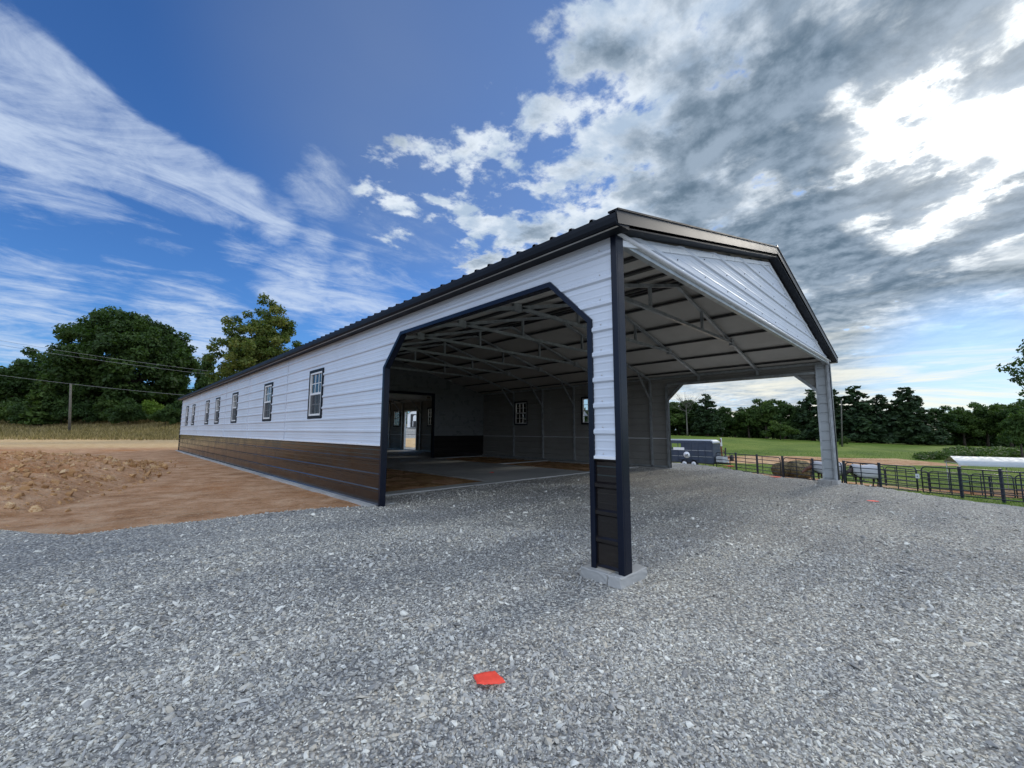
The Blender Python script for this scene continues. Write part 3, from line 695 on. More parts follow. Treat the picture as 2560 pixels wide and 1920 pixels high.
for x0,x1,y0,y1 in((.3,3.3,5.48,10.4),(6.85,9.45,5.36,9.08),(6.85,9.45,9.26,13.1)):
    nx_,ny_=60,80; gx,gy=np.meshgrid(np.linspace(x0,x1,nx_),np.linspace(y0,y1,ny_)); ed=np.minimum(np.minimum(gx-x0,x1-gx),np.minimum(gy-y0,y1-gy))
    gz=-.02+.09*fbm(gx,gy,2.4,5,3)*sst(0,.3,ed)+.01
    idx=np.arange(nx_*ny_).reshape(ny_,nx_); F=np.stack([idx[:-1,:-1],idx[:-1,1:],idx[1:,1:],idx[1:,:-1]],-1).reshape(-1,4)
    me=npmesh('stall_soil',np.stack([gx.ravel(),gy.ravel(),gz.ravel()],-1),F,[STALL],True); o=bpy.data.objects.new('stall_soil',me); COL.objects.link(o); tag(o,kind='structure')
# ------------------------------------------------------------------ footing blocks
def chipped(x0,x1,y0,y1,z0,z1,seed):
    bm=bmesh.new(); bmesh.ops.create_cube(bm,size=1); bmesh.ops.subdivide_edges(bm,edges=bm.edges[:],cuts=5,use_grid_fill=True)
    r=random.Random(seed)
    for v in bm.verts:
        c=v.co.copy(); k=sum(abs(abs(q)-.5)<1e-4 for q in c)
        v.co=Vector(((x0+x1)/2+c.x*(x1-x0),(y0+y1)/2+c.y*(y1-y0),(z0+z1)/2+c.z*(z1-z0)))
        j=.0012+(.0035 if k>=2 else 0)
        v.co+=Vector([r.uniform(-j,j) for _ in range(3)])
    me=bpy.data.meshes.new('b'); bm.to_mesh(me); bm.free(); me.materials.append(CONC); return me
for nm,lb,cx in(('near','concrete footing block pair under the black near corner post',0.05),('far','concrete footing block under the grey far corner post',WD-.17)):
    root=empty('footing_block',(cx,.1,0)); tag(root,lb,'concrete block')
    for i,(x0,x1,y0,y1) in enumerate(((-.135,.285,-.03,.095),(-.13,.29,.102,.375))):
        me=chipped(x0,x1,y0,y1,-.15,.0+.002*i,i+3); o=bpy.data.objects.new('block',me); COL.objects.link(o); o.parent=root; o.location=(0,-.1,0); b=o.modifiers.new('b','BEVEL'); b.width=.006; b.limit_method='ANGLE'; b.angle_limit=rad(50)
# ------------------------------------------------------------------ foliage
def leafmat(name,dark,mid,lite,tr=.35):
    def f(t,b):
        out=t.n['Material Output']; k=attr(t,'tone'); r=t.new('ShaderNodeObjectInfo').outputs['Random']
        c=t.ramp(k,[(.0,dark),(.5,mid),(1.,lite)]); c=t.mix(t.math('MULTIPLY',r,.35),c,t.mix(1,c,(1.25,1.1,.75),'MULTIPLY'))
        t.put(b.inputs['Base Color'],c); b.inputs['Roughness'].default_value=.6; b.inputs['Specular IOR Level'].default_value=.25
        tl=t.new('ShaderNodeBsdfTranslucent'); t.put(tl.inputs[0],t.mix(1,c,(1.2,1.35,.6),'MULTIPLY')); mx=t.new('ShaderNodeMixShader'); mx.inputs[0].default_value=tr
        t.l.new(b.outputs[0],mx.inputs[1]); t.l.new(tl.outputs[0],mx.inputs[2]); t.l.new(mx.outputs[0],out.inputs[0])
    return mat(name,fn=f)
L_DARK=leafmat('leaves_dark',(.018,.040,.013),(.038,.075,.020),(.07,.12,.032))
L_MID=leafmat('leaves_mid',(.028,.055,.014),(.055,.10,.022),(.10,.15,.035))
L_LITE=leafmat('leaves_yellowish',(.045,.080,.018),(.095,.135,.030),(.21,.20,.055))
L_PINE=leafmat('needles',(.014,.030,.014),(.026,.052,.022),(.05,.085,.032),.2)
L_LIME=leafmat('leaves_lime',(.07,.13,.02),(.12,.20,.03),(.2,.3,.06))
def barkf(t,b):
    P=objc(t); mp=t.new('ShaderNodeMapping'); t.put(mp.inputs[0],P); mp.inputs['Scale'].default_value=(6,6,1.2); n=t.noise(mp.outputs[0],2,7,.7)
    t.put(b.inputs['Base Color'],t.ramp(n,[(.35,(.035,.028,.022)),(.55,(.085,.07,.055)),(.7,(.16,.14,.12))])); bump(t,b,n,.05)
BARK=mat('bark',rough=.9,spec=.1,fn=barkf)
PALEBARK=mat('weathered_wood',(.12,.11,.09),.85,fn=varied((.12,.11,.09),.25,3.,.01,20))
def leaves(cen,rad_,n,size,seed,drop=.0,asp=1.6,up=.5):
    r=np.random.default_rng(seed); cen=np.asarray(cen,float); rad_=np.asarray(rad_,float)
    wts=rad_**2; i=r.choice(len(cen),n,p=wts/wts.sum())
    d=r.normal(size=(n,3)); d/=np.linalg.norm(d,axis=1)[:,None]; q=r.uniform(.15,1.35,n)**.65
    P=cen[i]+d*(rad_[i]*q)[:,None]*np.array([1,1,.72])
    nrm=d*.6+r.normal(size=(n,3))*.7+np.array([0,0,up]); nrm/=np.linalg.norm(nrm,axis=1)[:,None]
    a=np.cross(nrm,r.normal(size=(n,3))); a/=np.linalg.norm(a,axis=1)[:,None]; b=np.cross(nrm,a)
    s=(size*np.exp(r.normal(0,.3,n)))[:,None]
    a=a*s*asp*.5; b=b*s*.5
    V=np.stack([P-a,P-b*.9+a*.1,P+a,P+b*.9+a*.1],1).reshape(-1,3); F=np.arange(4*n).reshape(-1,4)
    ct=r.uniform(0,1,len(cen)); tone=np.clip(.45*ct[i]+.45*r.uniform(0,1,n)+.1,0,1)
    return V,F,np.repeat(tone,4)
def leafmesh(name,V,F,tone,m):
    me=npmesh(name,V,F,[m]); a=me.attributes.new('tone','FLOAT','POINT'); a.data.foreach_set('value',tone.astype(np.float32)); return me
def crown_pts(rng_,n,rx,rz,zc,shell=.55,rc=.28,lump=.22):
    out=[];rr=[]
    while len(out)<n:
        d=rng_.normal(size=3); d/=np.linalg.norm(d)
        if d[2]<-.75: continue
        q=rng_.uniform(shell,1)*(1+lump*math.sin(3.1*d[0]+1.7*d[1]*2+4*d[2]+rng_.uniform(-.5,.5)))
        out.append((d[0]*rx*q,d[1]*rx*q,zc+d[2]*rz*q)); rr.append(rc*rx*rng_.uniform(.6,1.15))
    return out,rr
def trunkmesh(name,h,r,cen,nl,seed,m=BARK,twigs=0):
    rg=random.Random(seed); mb=MB(); lean=rg.uniform(-.04,.04)
    path=[(lean*h*t+.02*h*math.sin(t*4+seed)*t,.02*h*math.sin(t*3+seed)*t,h*t) for t in(0,.12,.3,.5,.72,.95)]
    mb.tube(path,[r*1.35,r,r*.85,r*.65,r*.42,r*.12],m,8)
    cs=sorted(cen,key=lambda c:rg.random())[:nl]
    for c in cs:
        t=max(.22,min(.8,c[2]/h-.22)); k=np.array([np.interp(t,(0,.12,.3,.5,.72,.95),[p[j] for p in path]) for j in range(3)]); c=np.array(c)
        mid=(k+c)/2+np.array([0,0,-.04*h]); rr_=r*.42*(1-t*.6)
        mb.tube([k,mid,c],[rr_,rr_*.6,rr_*.18],m,5)
        for q in range(twigs):
            e=c+np.array([rg.uniform(-1,1),rg.uniform(-1,1),rg.uniform(.2,1.2)])*h*.12; mb.tube([mid,(mid+e)/2+np.array([0,0,.02*h]),e],[rr_*.3,rr_*.18,rr_*.07],m,4)
    return mb,path
def dtree_meshes(kind,seed):
    """unit-ish trees 10 m tall; returns crown mesh, trunk mesh, mats chosen later per variant"""
    r=np.random.default_rng(seed)
    if kind=='round':  c,q=crown_pts(r,60,3.9,3.9,5.9,.35,.26); n,s=11000,.28
    elif kind=='tall': c,q=crown_pts(r,55,2.7,4.6,5.3,.3,.30); n,s=9500,.27
    elif kind=='pine':
        c=[];q=[]
        for z in np.arange(.9,9.8,.42):
            R_=2.7*(1-z/10.4)**.55*r.uniform(.82,1.12); k=max(4,int(10*R_/2.6))
            for j in range(k):
                t=r.uniform(0,6.28)
                for e in(.45,.8,1.):
                    c.append((R_*e*math.cos(t),R_*e*math.sin(t),z-.28*e*R_*.4+r.uniform(-.1,.1))); q.append(.62*(1.15-e*.5)*max(.35,R_/2.6+.1))
        n,s=11000,.30
    elif kind=='bush': c,q=crown_pts(r,34,4.6,3.8,3.9,.3,.30); n,s=8000,.32
    V,F,t=leaves(c,q,n,s,seed+1,up=.6 if kind=='pine' else .4)
    if kind=='bush': V[:,2]=np.maximum(V[:,2],.0)
    mb,_=trunkmesh('t',9.6 if kind=='pine' else 7.6,.26 if kind!='bush' else .12,c,10,seed)
    return V,F,t,mb
PROT={}
def proto_tree(kind,var,m):
    key=(kind,var,m.name)
    if key not in PROT:
        V,F,t,mb=dtree_meshes(kind,100*var+{'round':1,'tall':2,'pine':3,'bush':4}[kind])
        me=leafmesh('crown',V,F,t,m); tm=bpy.data.meshes.new('trunk'); tm.from_pydata(mb.v,[],mb.f); tm.materials.append(BARK); tm.polygons.foreach_set('use_smooth',[True]*len(mb.f)); tm.update()
        PROT[key]=(me,tm)
    return PROT[key]
TS=[0]
def place_tree(px,top,depth,kind,m,label,wpx=None,group=None,name=None,var=None,base=None):
    TS[0]+=1; P=at(px,1080,depth); z=ter(P[0],P[1]); 
    if base is not None: z=base
    topz=at(px,top,depth)[2]; h=max(1.2,topz-z)/ {'round':9.9,'tall':10.1,'pine':10.0,'bush':8.1}[kind]
    wd={'round':8.6,'tall':6.4,'pine':5.6,'bush':10.4}[kind]; sx=h if wpx is None else wpx*depth/FPX/wd
    me,tm=proto_tree(kind,(TS[0]%3 if var is None else var),m)
    nm=name or {'round':'leafy_tree','tall':'leafy_tree','pine':'pine_tree','bush':'bush'}[kind]
    root=empty(nm,(P[0],P[1],z),(TS[0]*2.4)%6.28); root.scale=(sx,sx,h); tag(root,label,'bush' if kind=='bush' else 'tree',group)
    for n_,me_ in(('crown',me),('trunk',tm)): c=bpy.data.objects.new(n_,me_); COL.objects.link(c); c.parent=root
    return root
# big oak and its neighbours on the left
def hero(name,label,px,top,depth,wpx,m,nleaf,size,seed,zc=.55,rzf=.5,shell=.45,nc=150,rc=.20,lump=.14,trunk_r=.5,oval=1.0):
    P=at(px,1080,depth); z=ter(P[0],P[1]); h=at(px,top,depth)[2]-z; rx=wpx*depth/FPX/2*.88; r=np.random.default_rng(seed)
    c,q=crown_pts(r,nc,rx,h*rzf*.90,h*zc,shell,rc,lump)
    V,F,t=leaves(c,q,nleaf,size,seed+1); V[:,2]=np.maximum(V[:,2],.4)
    root=empty(name,(P[0],P[1],z)); tag(root,label,'tree')
    me=leafmesh('crown',V,F,t,m); o=bpy.data.objects.new('crown',me); COL.objects.link(o); o.parent=root
    mb,_=trunkmesh('trunk',h*.8,trunk_r,c,26,seed); mb.build('trunk',root)
hero('oak_tree','huge round dark oak tree, the tallest on the left beyond the dirt yard',306,762,62,322,L_DARK,90000,.27,11,zc=.47,rzf=.53,trunk_r=.55,nc=420,rc=.15,lump=.03,shell=.55)
hero('leafy_tree','tall bright olive-green tree rising behind the far end of the barn roof',636,728,46,250,L_LITE,70000,.17,27,zc=.45,rzf=.60,shell=.1,nc=520,rc=.135,lump=.04,trunk_r=.3)
place_tree(15,905,60,'round',L_DARK,'dark tree at the left edge of the picture behind the bushes',150,var=0)
place_tree(95,868,66,'round',L_DARK,'dark tree just left of the huge oak, its crown touching the oak',150,var=1)
place_tree(506,885,60,'tall',L_DARK,'thin gappy dark tree between the huge oak and the olive-green tree',70,var=2)
place_tree(98,935,54,'pine',L_MID,'pointed green cedar standing in front of the dark trees left of the wooden pole',78,var=0)
bl=[(12,992,56,90,L_MID,'low green bush at the left edge under the dark trees'),(62,1000,54,80,L_DARK,'dark bush left of the pointed cedar'),(150,985,55,86,L_DARK,'dark bush between the pointed cedar and the wooden pole'),
    (212,990,56,90,L_DARK,'dark bush just right of the wooden pole'),(268,984,57,92,L_MID,'mid-green bush under the middle of the oak'),(318,996,55,86,L_DARK,'dark low bush under the oak beside the lime-green bush'),
    (372,988,58,84,L_LIME,'bright lime-green bush at the foot of the oak'),(412,1010,54,66,L_DARK,'small dark bush in front of the lime-green bush'),(455,1000,57,80,L_DARK,'dark bush nearest the far barn corner')]
for k,(px,tp,dp,wp,m,lb) in enumerate(bl): place_tree(px,tp,dp,'bush',m,lb,wp,'bushes along the left field edge',var=k%3)
# tree line on the right
tl=[(1610,1000,96,'round',L_MID,100,'leafy tree hidden mostly behind the far barn wall end'),(1662,1012,95,'round',L_MID,95,'rounded tree beside the far edge of the barn wall'),(1698,1003,98,'round',L_DARK,90,'dark rounded tree behind the stock trailer'),
(1733,998,96,'tall',L_DARK,60,'slender dark tree left of the pointed pine'),(1768,983,92,'pine',L_PINE,78,'pointed dark pine seen through the open bay'),(1805,1018,96,'round',L_DARK,66,'lower dark tree just right of the pointed pine'),
(1838,1046,99,'round',L_MID,60,'lowest tree in the dip of the tree line'),(1872,1012,97,'round',L_MID,80,'mid-green tree right of the dip in the tree line'),(1915,998,95,'round',L_MID,86,'broad rounded tree in the middle of the open bay view'),
(1962,998,93,'round',L_DARK,80,'dark rounded tree left of the tall pine by the post'),(1998,1000,90,'tall',L_DARK,56,'narrow dark tree beside the tall pine by the post'),(2032,972,88,'pine',L_PINE,92,'tall pine just left of the grey far post'),
(2086,972,90,'pine',L_PINE,80,'tall pine directly behind the grey far post'),(2145,962,84,'pine',L_PINE,110,'tallest pine, the first one right of the grey far post'),(2205,985,84,'pine',L_PINE,96,'second pine right of the grey far post'),
(2272,966,82,'pine',L_PINE,112,'third pine right of the grey far post, with a gappy top'),(2318,1022,84,'pine',L_PINE,84,'short pine at the right end of the pines'),
(2352,1018,88,'round',L_DARK,80,'dark rounded tree right of the pines'),(2408,1012,90,'round',L_MID,90,'rounded tree above the left end of the canopy shelter'),(2466,1004,90,'round',L_DARK,92,'rounded tree above the middle of the canopy shelter'),
(2525,1008,86,'round',L_MID,96,'rounded tree above the right end of the canopy shelter'),(2590,1000,80,'round',L_DARK,110,'dark tree cut by the right edge of the picture')]
for k,(px,tp,dp,kd,m,wp,lb) in enumerate(tl): place_tree(px,tp,dp,kd,m,lb,wp,'trees in the tree line beyond the paddock',var=k%3)
place_tree(1950,1050,84,'bush',L_MID,'paler bushy tree in front of the dark trees in the open bay view',74,var=1)
place_tree(2548,1028,52,'round',L_MID,'nearer dark green tree at the right edge behind the canopy shelter',78,var=2)
place_tree(2107,1086,70,'bush',L_MID,'small bush at the foot of the pale pole by the pines',26,var=0)
# dense undergrowth behind: reads as one mass
def mass(name,label,pts,m,n,size,seed):
    c=[];q=[]
    r=np.random.default_rng(seed)
    for px,dp,h in pts:
        P=at(px,1080,dp); z=ter(P[0],P[1])
        for k in range(int(4+h*1.6)):
            c.append((P[0]+r.uniform(-2,2),P[1]+r.uniform(-2,2),z+r.uniform(.3,h))); q.append(1.5)
    V,F,t=leaves(c,q,n,size,seed); o=bpy.data.objects.new(name,leafmesh(name,V,F,t,m)); COL.objects.link(o); tag(o,label,'undergrowth',kind='stuff')
mass('undergrowth','dark undergrowth filling the foot of the right tree line',[(px,100,4.6) for px in range(1590,2330,17)]+[(px,94,5.6) for px in range(2310,2640,15)],L_DARK,26000,.6,5)
mass('undergrowth','dark undergrowth under the oak along the left field',[(px,67,4.6) for px in range(-60,700,18)],L_DARK,20000,.42,6)
mass('woodland','distant woods closing the horizon behind the barn',[(px,120,3.2) for px in list(range(760,1600,22))],L_DARK,9000,.9,7)
# bare twiggy tree
P=at(1718,1080,90); z=ter(P[0],P[1]); root=empty('bare_tree',(P[0],P[1],z)); tag(root,'leafless twiggy tree above the tree line behind the trailer','tree')
rb=np.random.default_rng(3); cc_=[(rb.normal()*2.2,rb.normal()*2.2,rb.uniform(6.5,9.6)) for _ in range(26)]; mb,_=trunkmesh('trunk',8.5,.16,cc_,26,4,PALEBARK,3); mb.build('trunk',root)
# overhanging branch tree outside the right edge
P=at(2650,1080,26); z=ter(P[0],P[1]); root=empty('leafy_tree',(P[0],P[1],z)); tag(root,'near tree reaching its leafy branches in from the right edge above the shelter','tree')
q0=at(2560,900,26)-np.array([P[0],P[1],z]); c=[];q=[]
for (px,py,dp,rr_) in((2545,905,26,.42),(2525,925,26,.36),(2560,930,26.4,.55),(2508,918,26,.24),(2540,950,26,.3),(2562,985,26,.34),(2556,1006,26,.25),(2575,880,26,.5),(2590,940,26.4,.8),(2600,900,27,.9),(2640,860,27,1.3),(2660,930,27,1.3),(2620,980,27,.8),(2555,958,25.6,.26)):
    c.append(at(px,py,dp)-np.array([P[0],P[1],z])); q.append(rr_)
V,F,t=leaves(c,q,2600,.12,9); o=bpy.data.objects.new('crown',leafmesh('crown',V,F,t,L_DARK)); COL.objects.link(o); o.parent=root
mb,_=trunkmesh('trunk',float(c[9][2])+1.2,.24,c[:12],12,2); mb.build('trunk',root)
# leafy vegetable patch
c=[];q=[]; r=np.random.default_rng(8)
for k in range(420):
    px=r.uniform(2285,2560); s_=r.uniform(52,64) if px>2360 else r.uniform(49,55)
    P=at(px,1080,s_); c.append((P[0],P[1],ter(P[0],P[1])+r.uniform(.1,.55)*(1 if px>2330 else .5))); q.append(.42)
V,F,t=leaves(c,q,13000,.17,4,up=1.2); o=bpy.data.objects.new('vegetable_patch',leafmesh('vegetable_patch',V,F,t,L_MID)); COL.objects.link(o); tag(o,'leafy pale green crop rows behind the canopy shelter','crop',kind='stuff')
# rough grass on the left bank and in the paddock
def blades(name,label,n,fn,hgt,m,seed):
    r=np.random.default_rng(seed); x,y,k=fn(r,n); x=x[k];y=y[k]; n=len(x); z=H(x,y); hh=hgt*r.uniform(.4,1.2,n); w_=hh*.16; th=r.uniform(0,6.28,n)
    dx_,dy_=np.cos(th)*w_,np.sin(th)*w_; lx,ly=r.normal(0,.35,n)*hh,r.normal(0,.35,n)*hh
    V=np.stack([np.stack([x-dx_,y-dy_,z-.02],-1),np.stack([x+dx_,y+dy_,z-.02],-1),np.stack([x+lx,y+ly,z+hh],-1)],1).reshape(-1,3)
    o=bpy.data.objects.new(name,leafmesh(name,V,np.arange(3*n).reshape(-1,3),np.repeat(r.uniform(0,1,n),3),m)); COL.objects.link(o); tag(o,label,'grass',kind='stuff')
L_STRAW=leafmat('dry_grass_blades',(.12,.10,.04),(.24,.19,.085),(.40,.32,.17),.3); L_GRASS=leafmat('green_grass_blades',(.06,.12,.02),(.10,.19,.03),(.19,.27,.06),.3)
def fl(r,n):
    px=r.uniform(-60,520,n); s_=r.uniform(43,66,n); v=np.stack([(px-1280),np.full(n,120.),np.full(n,FPX)],-1)@R.T; v=v/(v@FW)[:,None]*s_[:,None]; return CAM[0]+v[:,0],CAM[1]+v[:,1],np.ones(n,bool)
blades('dry_grass','rough tan grass on the bank beyond the bare earth',26000,fl,.34,L_STRAW,3)
def fr_(r,n):
    px=r.uniform(1640,2640,n); s_=r.uniform(17,60,n)**1.0; v=np.stack([(px-1280),np.full(n,120.),np.full(n,FPX)],-1)@R.T; v=v/(v@FW)[:,None]*s_[:,None]; x=CAM[0]+v[:,0];y=CAM[1]+v[:,1]
    ss_=(x-CAM[0])*.6954+(y-CAM[1])*.7187; ll_=(x-CAM[0])*.7185-(y-CAM[1])*.6955
    t3=np.abs(ss_-(47-.10*(ll_-20)))>2.6; t4=np.abs(ss_-(34-.16*(ll_-18)))>2.2
    return x,y,(pad_d(x,y)>np.where(y<2.5,17.,5.))&t3&t4
blades('paddock_grass','short green grass growing in the paddock',42000,fr_,.11,L_GRASS,4)
# ------------------------------------------------------------------ dirt pile
xs=np.linspace(-11.5,-2.3,190); ysq=np.linspace(5.6,22,300); gx,gy=np.meshgrid(xs,ysq)
cx_=-7.0+.12*(gy-7); e=1-((gx-cx_)/(3.9+.03*gy))**2-((gy-12.6)/8.0)**2; e=e+.35*fbm(gx,gy,.5,3,41)
e=np.clip(e,-.4,1); base=.62*np.clip(e,0,1)**.75
rough=fbm(gx,gy,1.3,3,42)*.42+np.abs(fbm(gx,gy,3.1,3,43))*.34+np.abs(fbm(gx,gy,8,3,44))*.30
gz=H(gx,gy)+.01+base+rough*np.clip(e*2.2,0,1)*.48-np.clip(-e,0,1)*.6
idx=np.arange(gx.size).reshape(gx.shape); F=np.stack([idx[:-1,:-1],idx[:-1,1:],idx[1:,1:],idx[1:,:-1]],-1).reshape(-1,4)
kk=(e.ravel()>-.25)[F].any(axis=1); F=F[kk]; us=np.unique(F); rem=np.full(gx.size,-1); rem[us]=np.arange(len(us))
me=npmesh('dirt_pile',np.stack([gx.ravel(),gy.ravel(),gz.ravel()],-1)[us],rem[F],[DIRT],False); o=bpy.data.objects.new('dirt_pile',me); COL.objects.link(o); tag(o,'lumpy heap of loose brown earth left of the barn','dirt pile')
r=np.random.default_rng(12); n=11000; x=r.uniform(-11,-1.2,n); y=r.uniform(5.6,22,n); e2=1-((x-(-7+.12*(y-7)))/(4.4))**2-((y-13)/8.2)**2; k=(e2>-.25+.6*(r.uniform(0,1,n)>.12)*0)&((e2>0)|(r.uniform(0,1,n)<.15)); x=x[k];y=y[k]
iy=np.clip(np.searchsorted(ysq,y),0,len(ysq)-1); ix=np.clip(np.searchsorted(xs,x),0,len(xs)-1); z=np.maximum(gz[iy,ix],H(x,y))
s_=np.exp(r.normal(math.log(.017),.65,len(x))).clip(.008,.075)
def clodf(t,b):
    q=t.new('ShaderNodeObjectInfo').outputs['Random']; P=objc(t)
    t.put(b.inputs['Base Color'],t.mix(t.mr(t.noise(P,3,5),.4,.7),t.ramp(q,[(0,(.27,.15,.065)),(.5,(.43,.26,.13)),(.8,(.52,.33,.16)),(1,(.58,.43,.26))]),(.36,.19,.08)))
CLOD=mat('earth_clod',rough=.95,spec=.1,fn=clodf)
tag(scatter('dirt_clods',np.stack([x,y,z+s_*.2],-1),np.stack([r.normal(0,.5,len(x)),r.normal(0,.5,len(x)),r.uniform(0,6.28,len(x))],-1),np.stack([s_]*3,-1)*r.uniform(.8,1.4,(len(x),3)),CLOD,flat=1.1),'loose clods of earth strewn over the heap','earth clods',kind='stuff')
# ------------------------------------------------------------------ power line and poles
def wire(pts,label):
    mb=MB(); a,b=[at(*p) for p in pts]; P=[]
    for t in np.linspace(0,1,24): p=a+(b-a)*t; p=p-np.array([0,0,1.])*.9*4*t*(1-t)*.35; P.append(p)
    mb.tube(P,.015,WIRE,5); return tag(mb.build('power_cable'),label,'power line','overhead cables running to the barn')
WIRE=mat('cable_aluminium',(.26,.26,.26),.5,metal=.3)
wire([(-140,826,52),(560,932,52)],'uppermost cable crossing in front of the oak'); wire([(-140,838,52.4),(560,940,52.4)],'middle cable, close below the uppermost one')
wire([(-160,915,50),(540,994,50)],'lowest cable, crossing just above the wooden pole')
def pole(px,top,bot,dp,r,label,m=PALEBARK):
    P=at(px,bot,dp); T=at(px,top,dp); z=ter(P[0],P[1]); mb=MB(); e_=T-np.array([P[0],P[1],z]); mb.tube([-e_*.03,e_*.5,e_],[r,r*.9,r*.75],m,8); root=mb.build('utility_pole'); root.location=(P[0],P[1],z); tag(root,label,'pole')
pole(177,960,1050,50,.13,'weathered wooden pole in front of the bushes under the oak')
pole(2103,1000,1088,68,.10,'thin pale pole in front of the pines right of the grey post')
# ------------------------------------------------------------------ paddock fence
PANEL=mat('dark_panel_paint',(.022,.026,.04),.4,metal=.2,fn=varied((.022,.026,.04),.25,2.,dirt=((.16,.14,.12),.25)))
FA=np.array([38.3,16.0]); FB=np.array([27.0,-6.2]); fdir=(FB-FA)/np.linalg.norm(FB-FA)
def on_line(px,A0,B0):
    r=ray(px,1080); d=B0-A0; M_=np.array([[r[0],-d[0]],[r[1],-d[1]]]); s,t=np.linalg.solve(M_,A0-CAM[:2]); return A0+d*t
def panel(pa,pb,label,hgt=1.52,group='dark pipe corral panels'):
    za,zb=ter(*pa),ter(*pb); d=pb-pa; L=np.linalg.norm(d); rz=math.atan2(d[1],d[0]); sl_=(zb-za)/L
    root=empty('corral_panel',(pa[0],pa[1],za),rz); tag(root,label,'fence panel',group)
    def p(x,z): return (x,0,z+sl_*x)
    rc=.22; pts=[p(.05,.12)]; pts+=[p(.05,hgt-rc)]
    for a in(30,60,90): pts.append(p(.05+rc*(1-math.cos(rad(a))),hgt-rc+rc*math.sin(rad(a))))
    for a in(60,30,0): pts.append(p(L-.05-rc*(1-math.cos(rad(a))),hgt-rc+rc*math.sin(rad(a))))
    pts+=[p(L-.05,.12)]; mb=MB(); mb.tube(pts,.033,PANEL,6); mb.tube([p(.05,.14),p(L-.05,.14)],.030,PANEL,6); mb.build('frame',root)
    for z in(.40,.66,.92,1.21):
        mb=MB(); mb.tube([p(.05,z),p(L-.05,z)],.029,PANEL,6); mb.build('rail',root)
    for x in np.linspace(0,L,5)[1:-1]:
        mb=MB(); mb.beam(p(x,.14),p(x,hgt),.05,.016,PANEL,up=(0,1,0)); mb.build('stay',root)
    return root
def fpost(p,label,h=1.6,w_=.11,group='dark square fence posts'):
    mb=MB(); mb.box((-w_/2,-w_/2,-.2),(w_/2,w_/2,h),PANEL); mb.box((-w_/2-.006,-w_/2-.006,h),(w_/2+.006,w_/2+.006,h+.02),PANEL); o=mb.build('fence_post',bevel=.006); o.location=(p[0],p[1],ter(*p)); o.rotation_euler=(0,0,math.atan2(fdir[1],fdir[0])); tag(o,label,'fence post',group)
ends=[(1612,1700,'corral panel emerging from behind the barn wall'),(1702,1781,'corral panel in front of the stock trailer'),(1786,1947,'corral panel right of the stock trailer'),(1952,2098,'corral panel in front of the hay and the red-necked horse'),
      (2104,2282,'corral panel in front of the blanketed horse right of the post'),(2290,2640,'corral panel in front of the canopy shelter')]
for a,b,lb in ends: panel(on_line(a,FA,FB),on_line(b,FA,FB),lb)
for px,lb in((1835,'fence post right of the trailer, the left one of the close pair'),(1887,'fence post right of the trailer, the right one of the close pair'),(1950,'fence post at the panel joint left of the hay'),(2024,'fence post in front of the red-necked horse'),(2101,'fence post touching the right edge of the grey far post'),
          (2188,'fence post in front of the blanketed horse rump'),(2386,'fence post under the left end of the canopy shelter'),(2487,'fence post under the middle of the canopy shelter')): fpost(on_line(px,FA,FB)+np.array([.04,-.02]),lb)
FC=np.array([49.,17.]); FD=np.array([35.2,-9.5])
e2=[(2100,2203,'rear corral panel behind the blanketed horse'),(2203,2310,'rear corral panel left of the canopy shelter'),(2310,2412,'rear corral panel below the left end of the canopy'),(2412,2520,'rear corral panel below the middle of the canopy'),(2520,2640,'rear corral panel at the right edge of the picture')]
for a,b,lb in e2: panel(on_line(a,FC,FD),on_line(b,FC,FD),lb,group='rear row of corral panels')
for px,lb in((2203,'rear fence post left of the tagged gate end'),(2310,'rear fence post left of the canopy poles'),(2459,'rear fence post below the middle of the canopy')): fpost(on_line(px,FC,FD),lb,1.35,.08)
# white tag on the gate end
p=on_line(2281,FA,FB); mb=MB(); mb.box((-.09,-.012,0),(.09,.0,.24),WTRIM); mb.box((-.02,0,.10),(.02,.03,.14),PANEL); o=mb.build('gate_tag'); o.location=(p[0]-.07,p[1]-.02,ter(*p)+.86); o.rotation_euler=(0,0,math.atan2(fdir[1],fdir[0])+math.pi); tag(o,'small white tag hanging on the rounded gate end','sign')
# ------------------------------------------------------------------ stock trailer
TPAINT=mat('slate_blue_paint',(.028,.045,.078),.5,metal=.1,coat=.0,fn=varied((.028,.045,.078),.15,1.5,dirt=((.2,.17,.13),.3)))
TDARK=mat('trailer_dark',(.015,.017,.02),.5); TYRE=mat('tyre_rubber',(.02,.02,.02),.8); RIM=mat('white_rim',(.7,.72,.75),.4); GREY=mat('grey_paint',(.4,.43,.46),.5)
Pr=at(1784,1165,37.5); Pl=at(1632,1160,41.5); v=(Pr-Pl)[:2]; Lt=float(np.linalg.norm(v)); zt=ter((Pr[0]+Pl[0])/2,(Pr[1]+Pl[1])/2)
tr=empty('stock_trailer',(Pl[0],Pl[1],zt),math.atan2(v[1],v[0])); tag(tr,'slate blue livestock trailer parked behind the corral panels','trailer')
ht=float(at(1794,1101,37.5)[2])-zt; x1=Lt; wT=2.0
mb=MB(); pr_=[(0,.5),(x1,.5),(x1,ht-.35),(x1-.06,ht-.12),(x1-.22,ht),(0,ht)]
rg_=[[(x,y,z) for x,z in pr_] for y in(0,.02)]
def side(y,s):
    # skin with slat gaps
    mb.box((0,y,.5),(x1,y+.03,1.02),TPAINT); mb.box((0,y,1.10),(x1,y+.03,ht*.62),TPAINT); 
    mb.box((0,y,ht*.62+.10),(x1*.50,y+.03,ht*.62+.16),TPAINT); mb.box((x1*.50,y,ht*.62),(x1-.02,y+.03,ht-.30),TPAINT); mb.box((0,y,ht-.34),(x1-.12,y+.03,ht-.04),TPAINT)
side(0,1); side(wT-.03,-1)
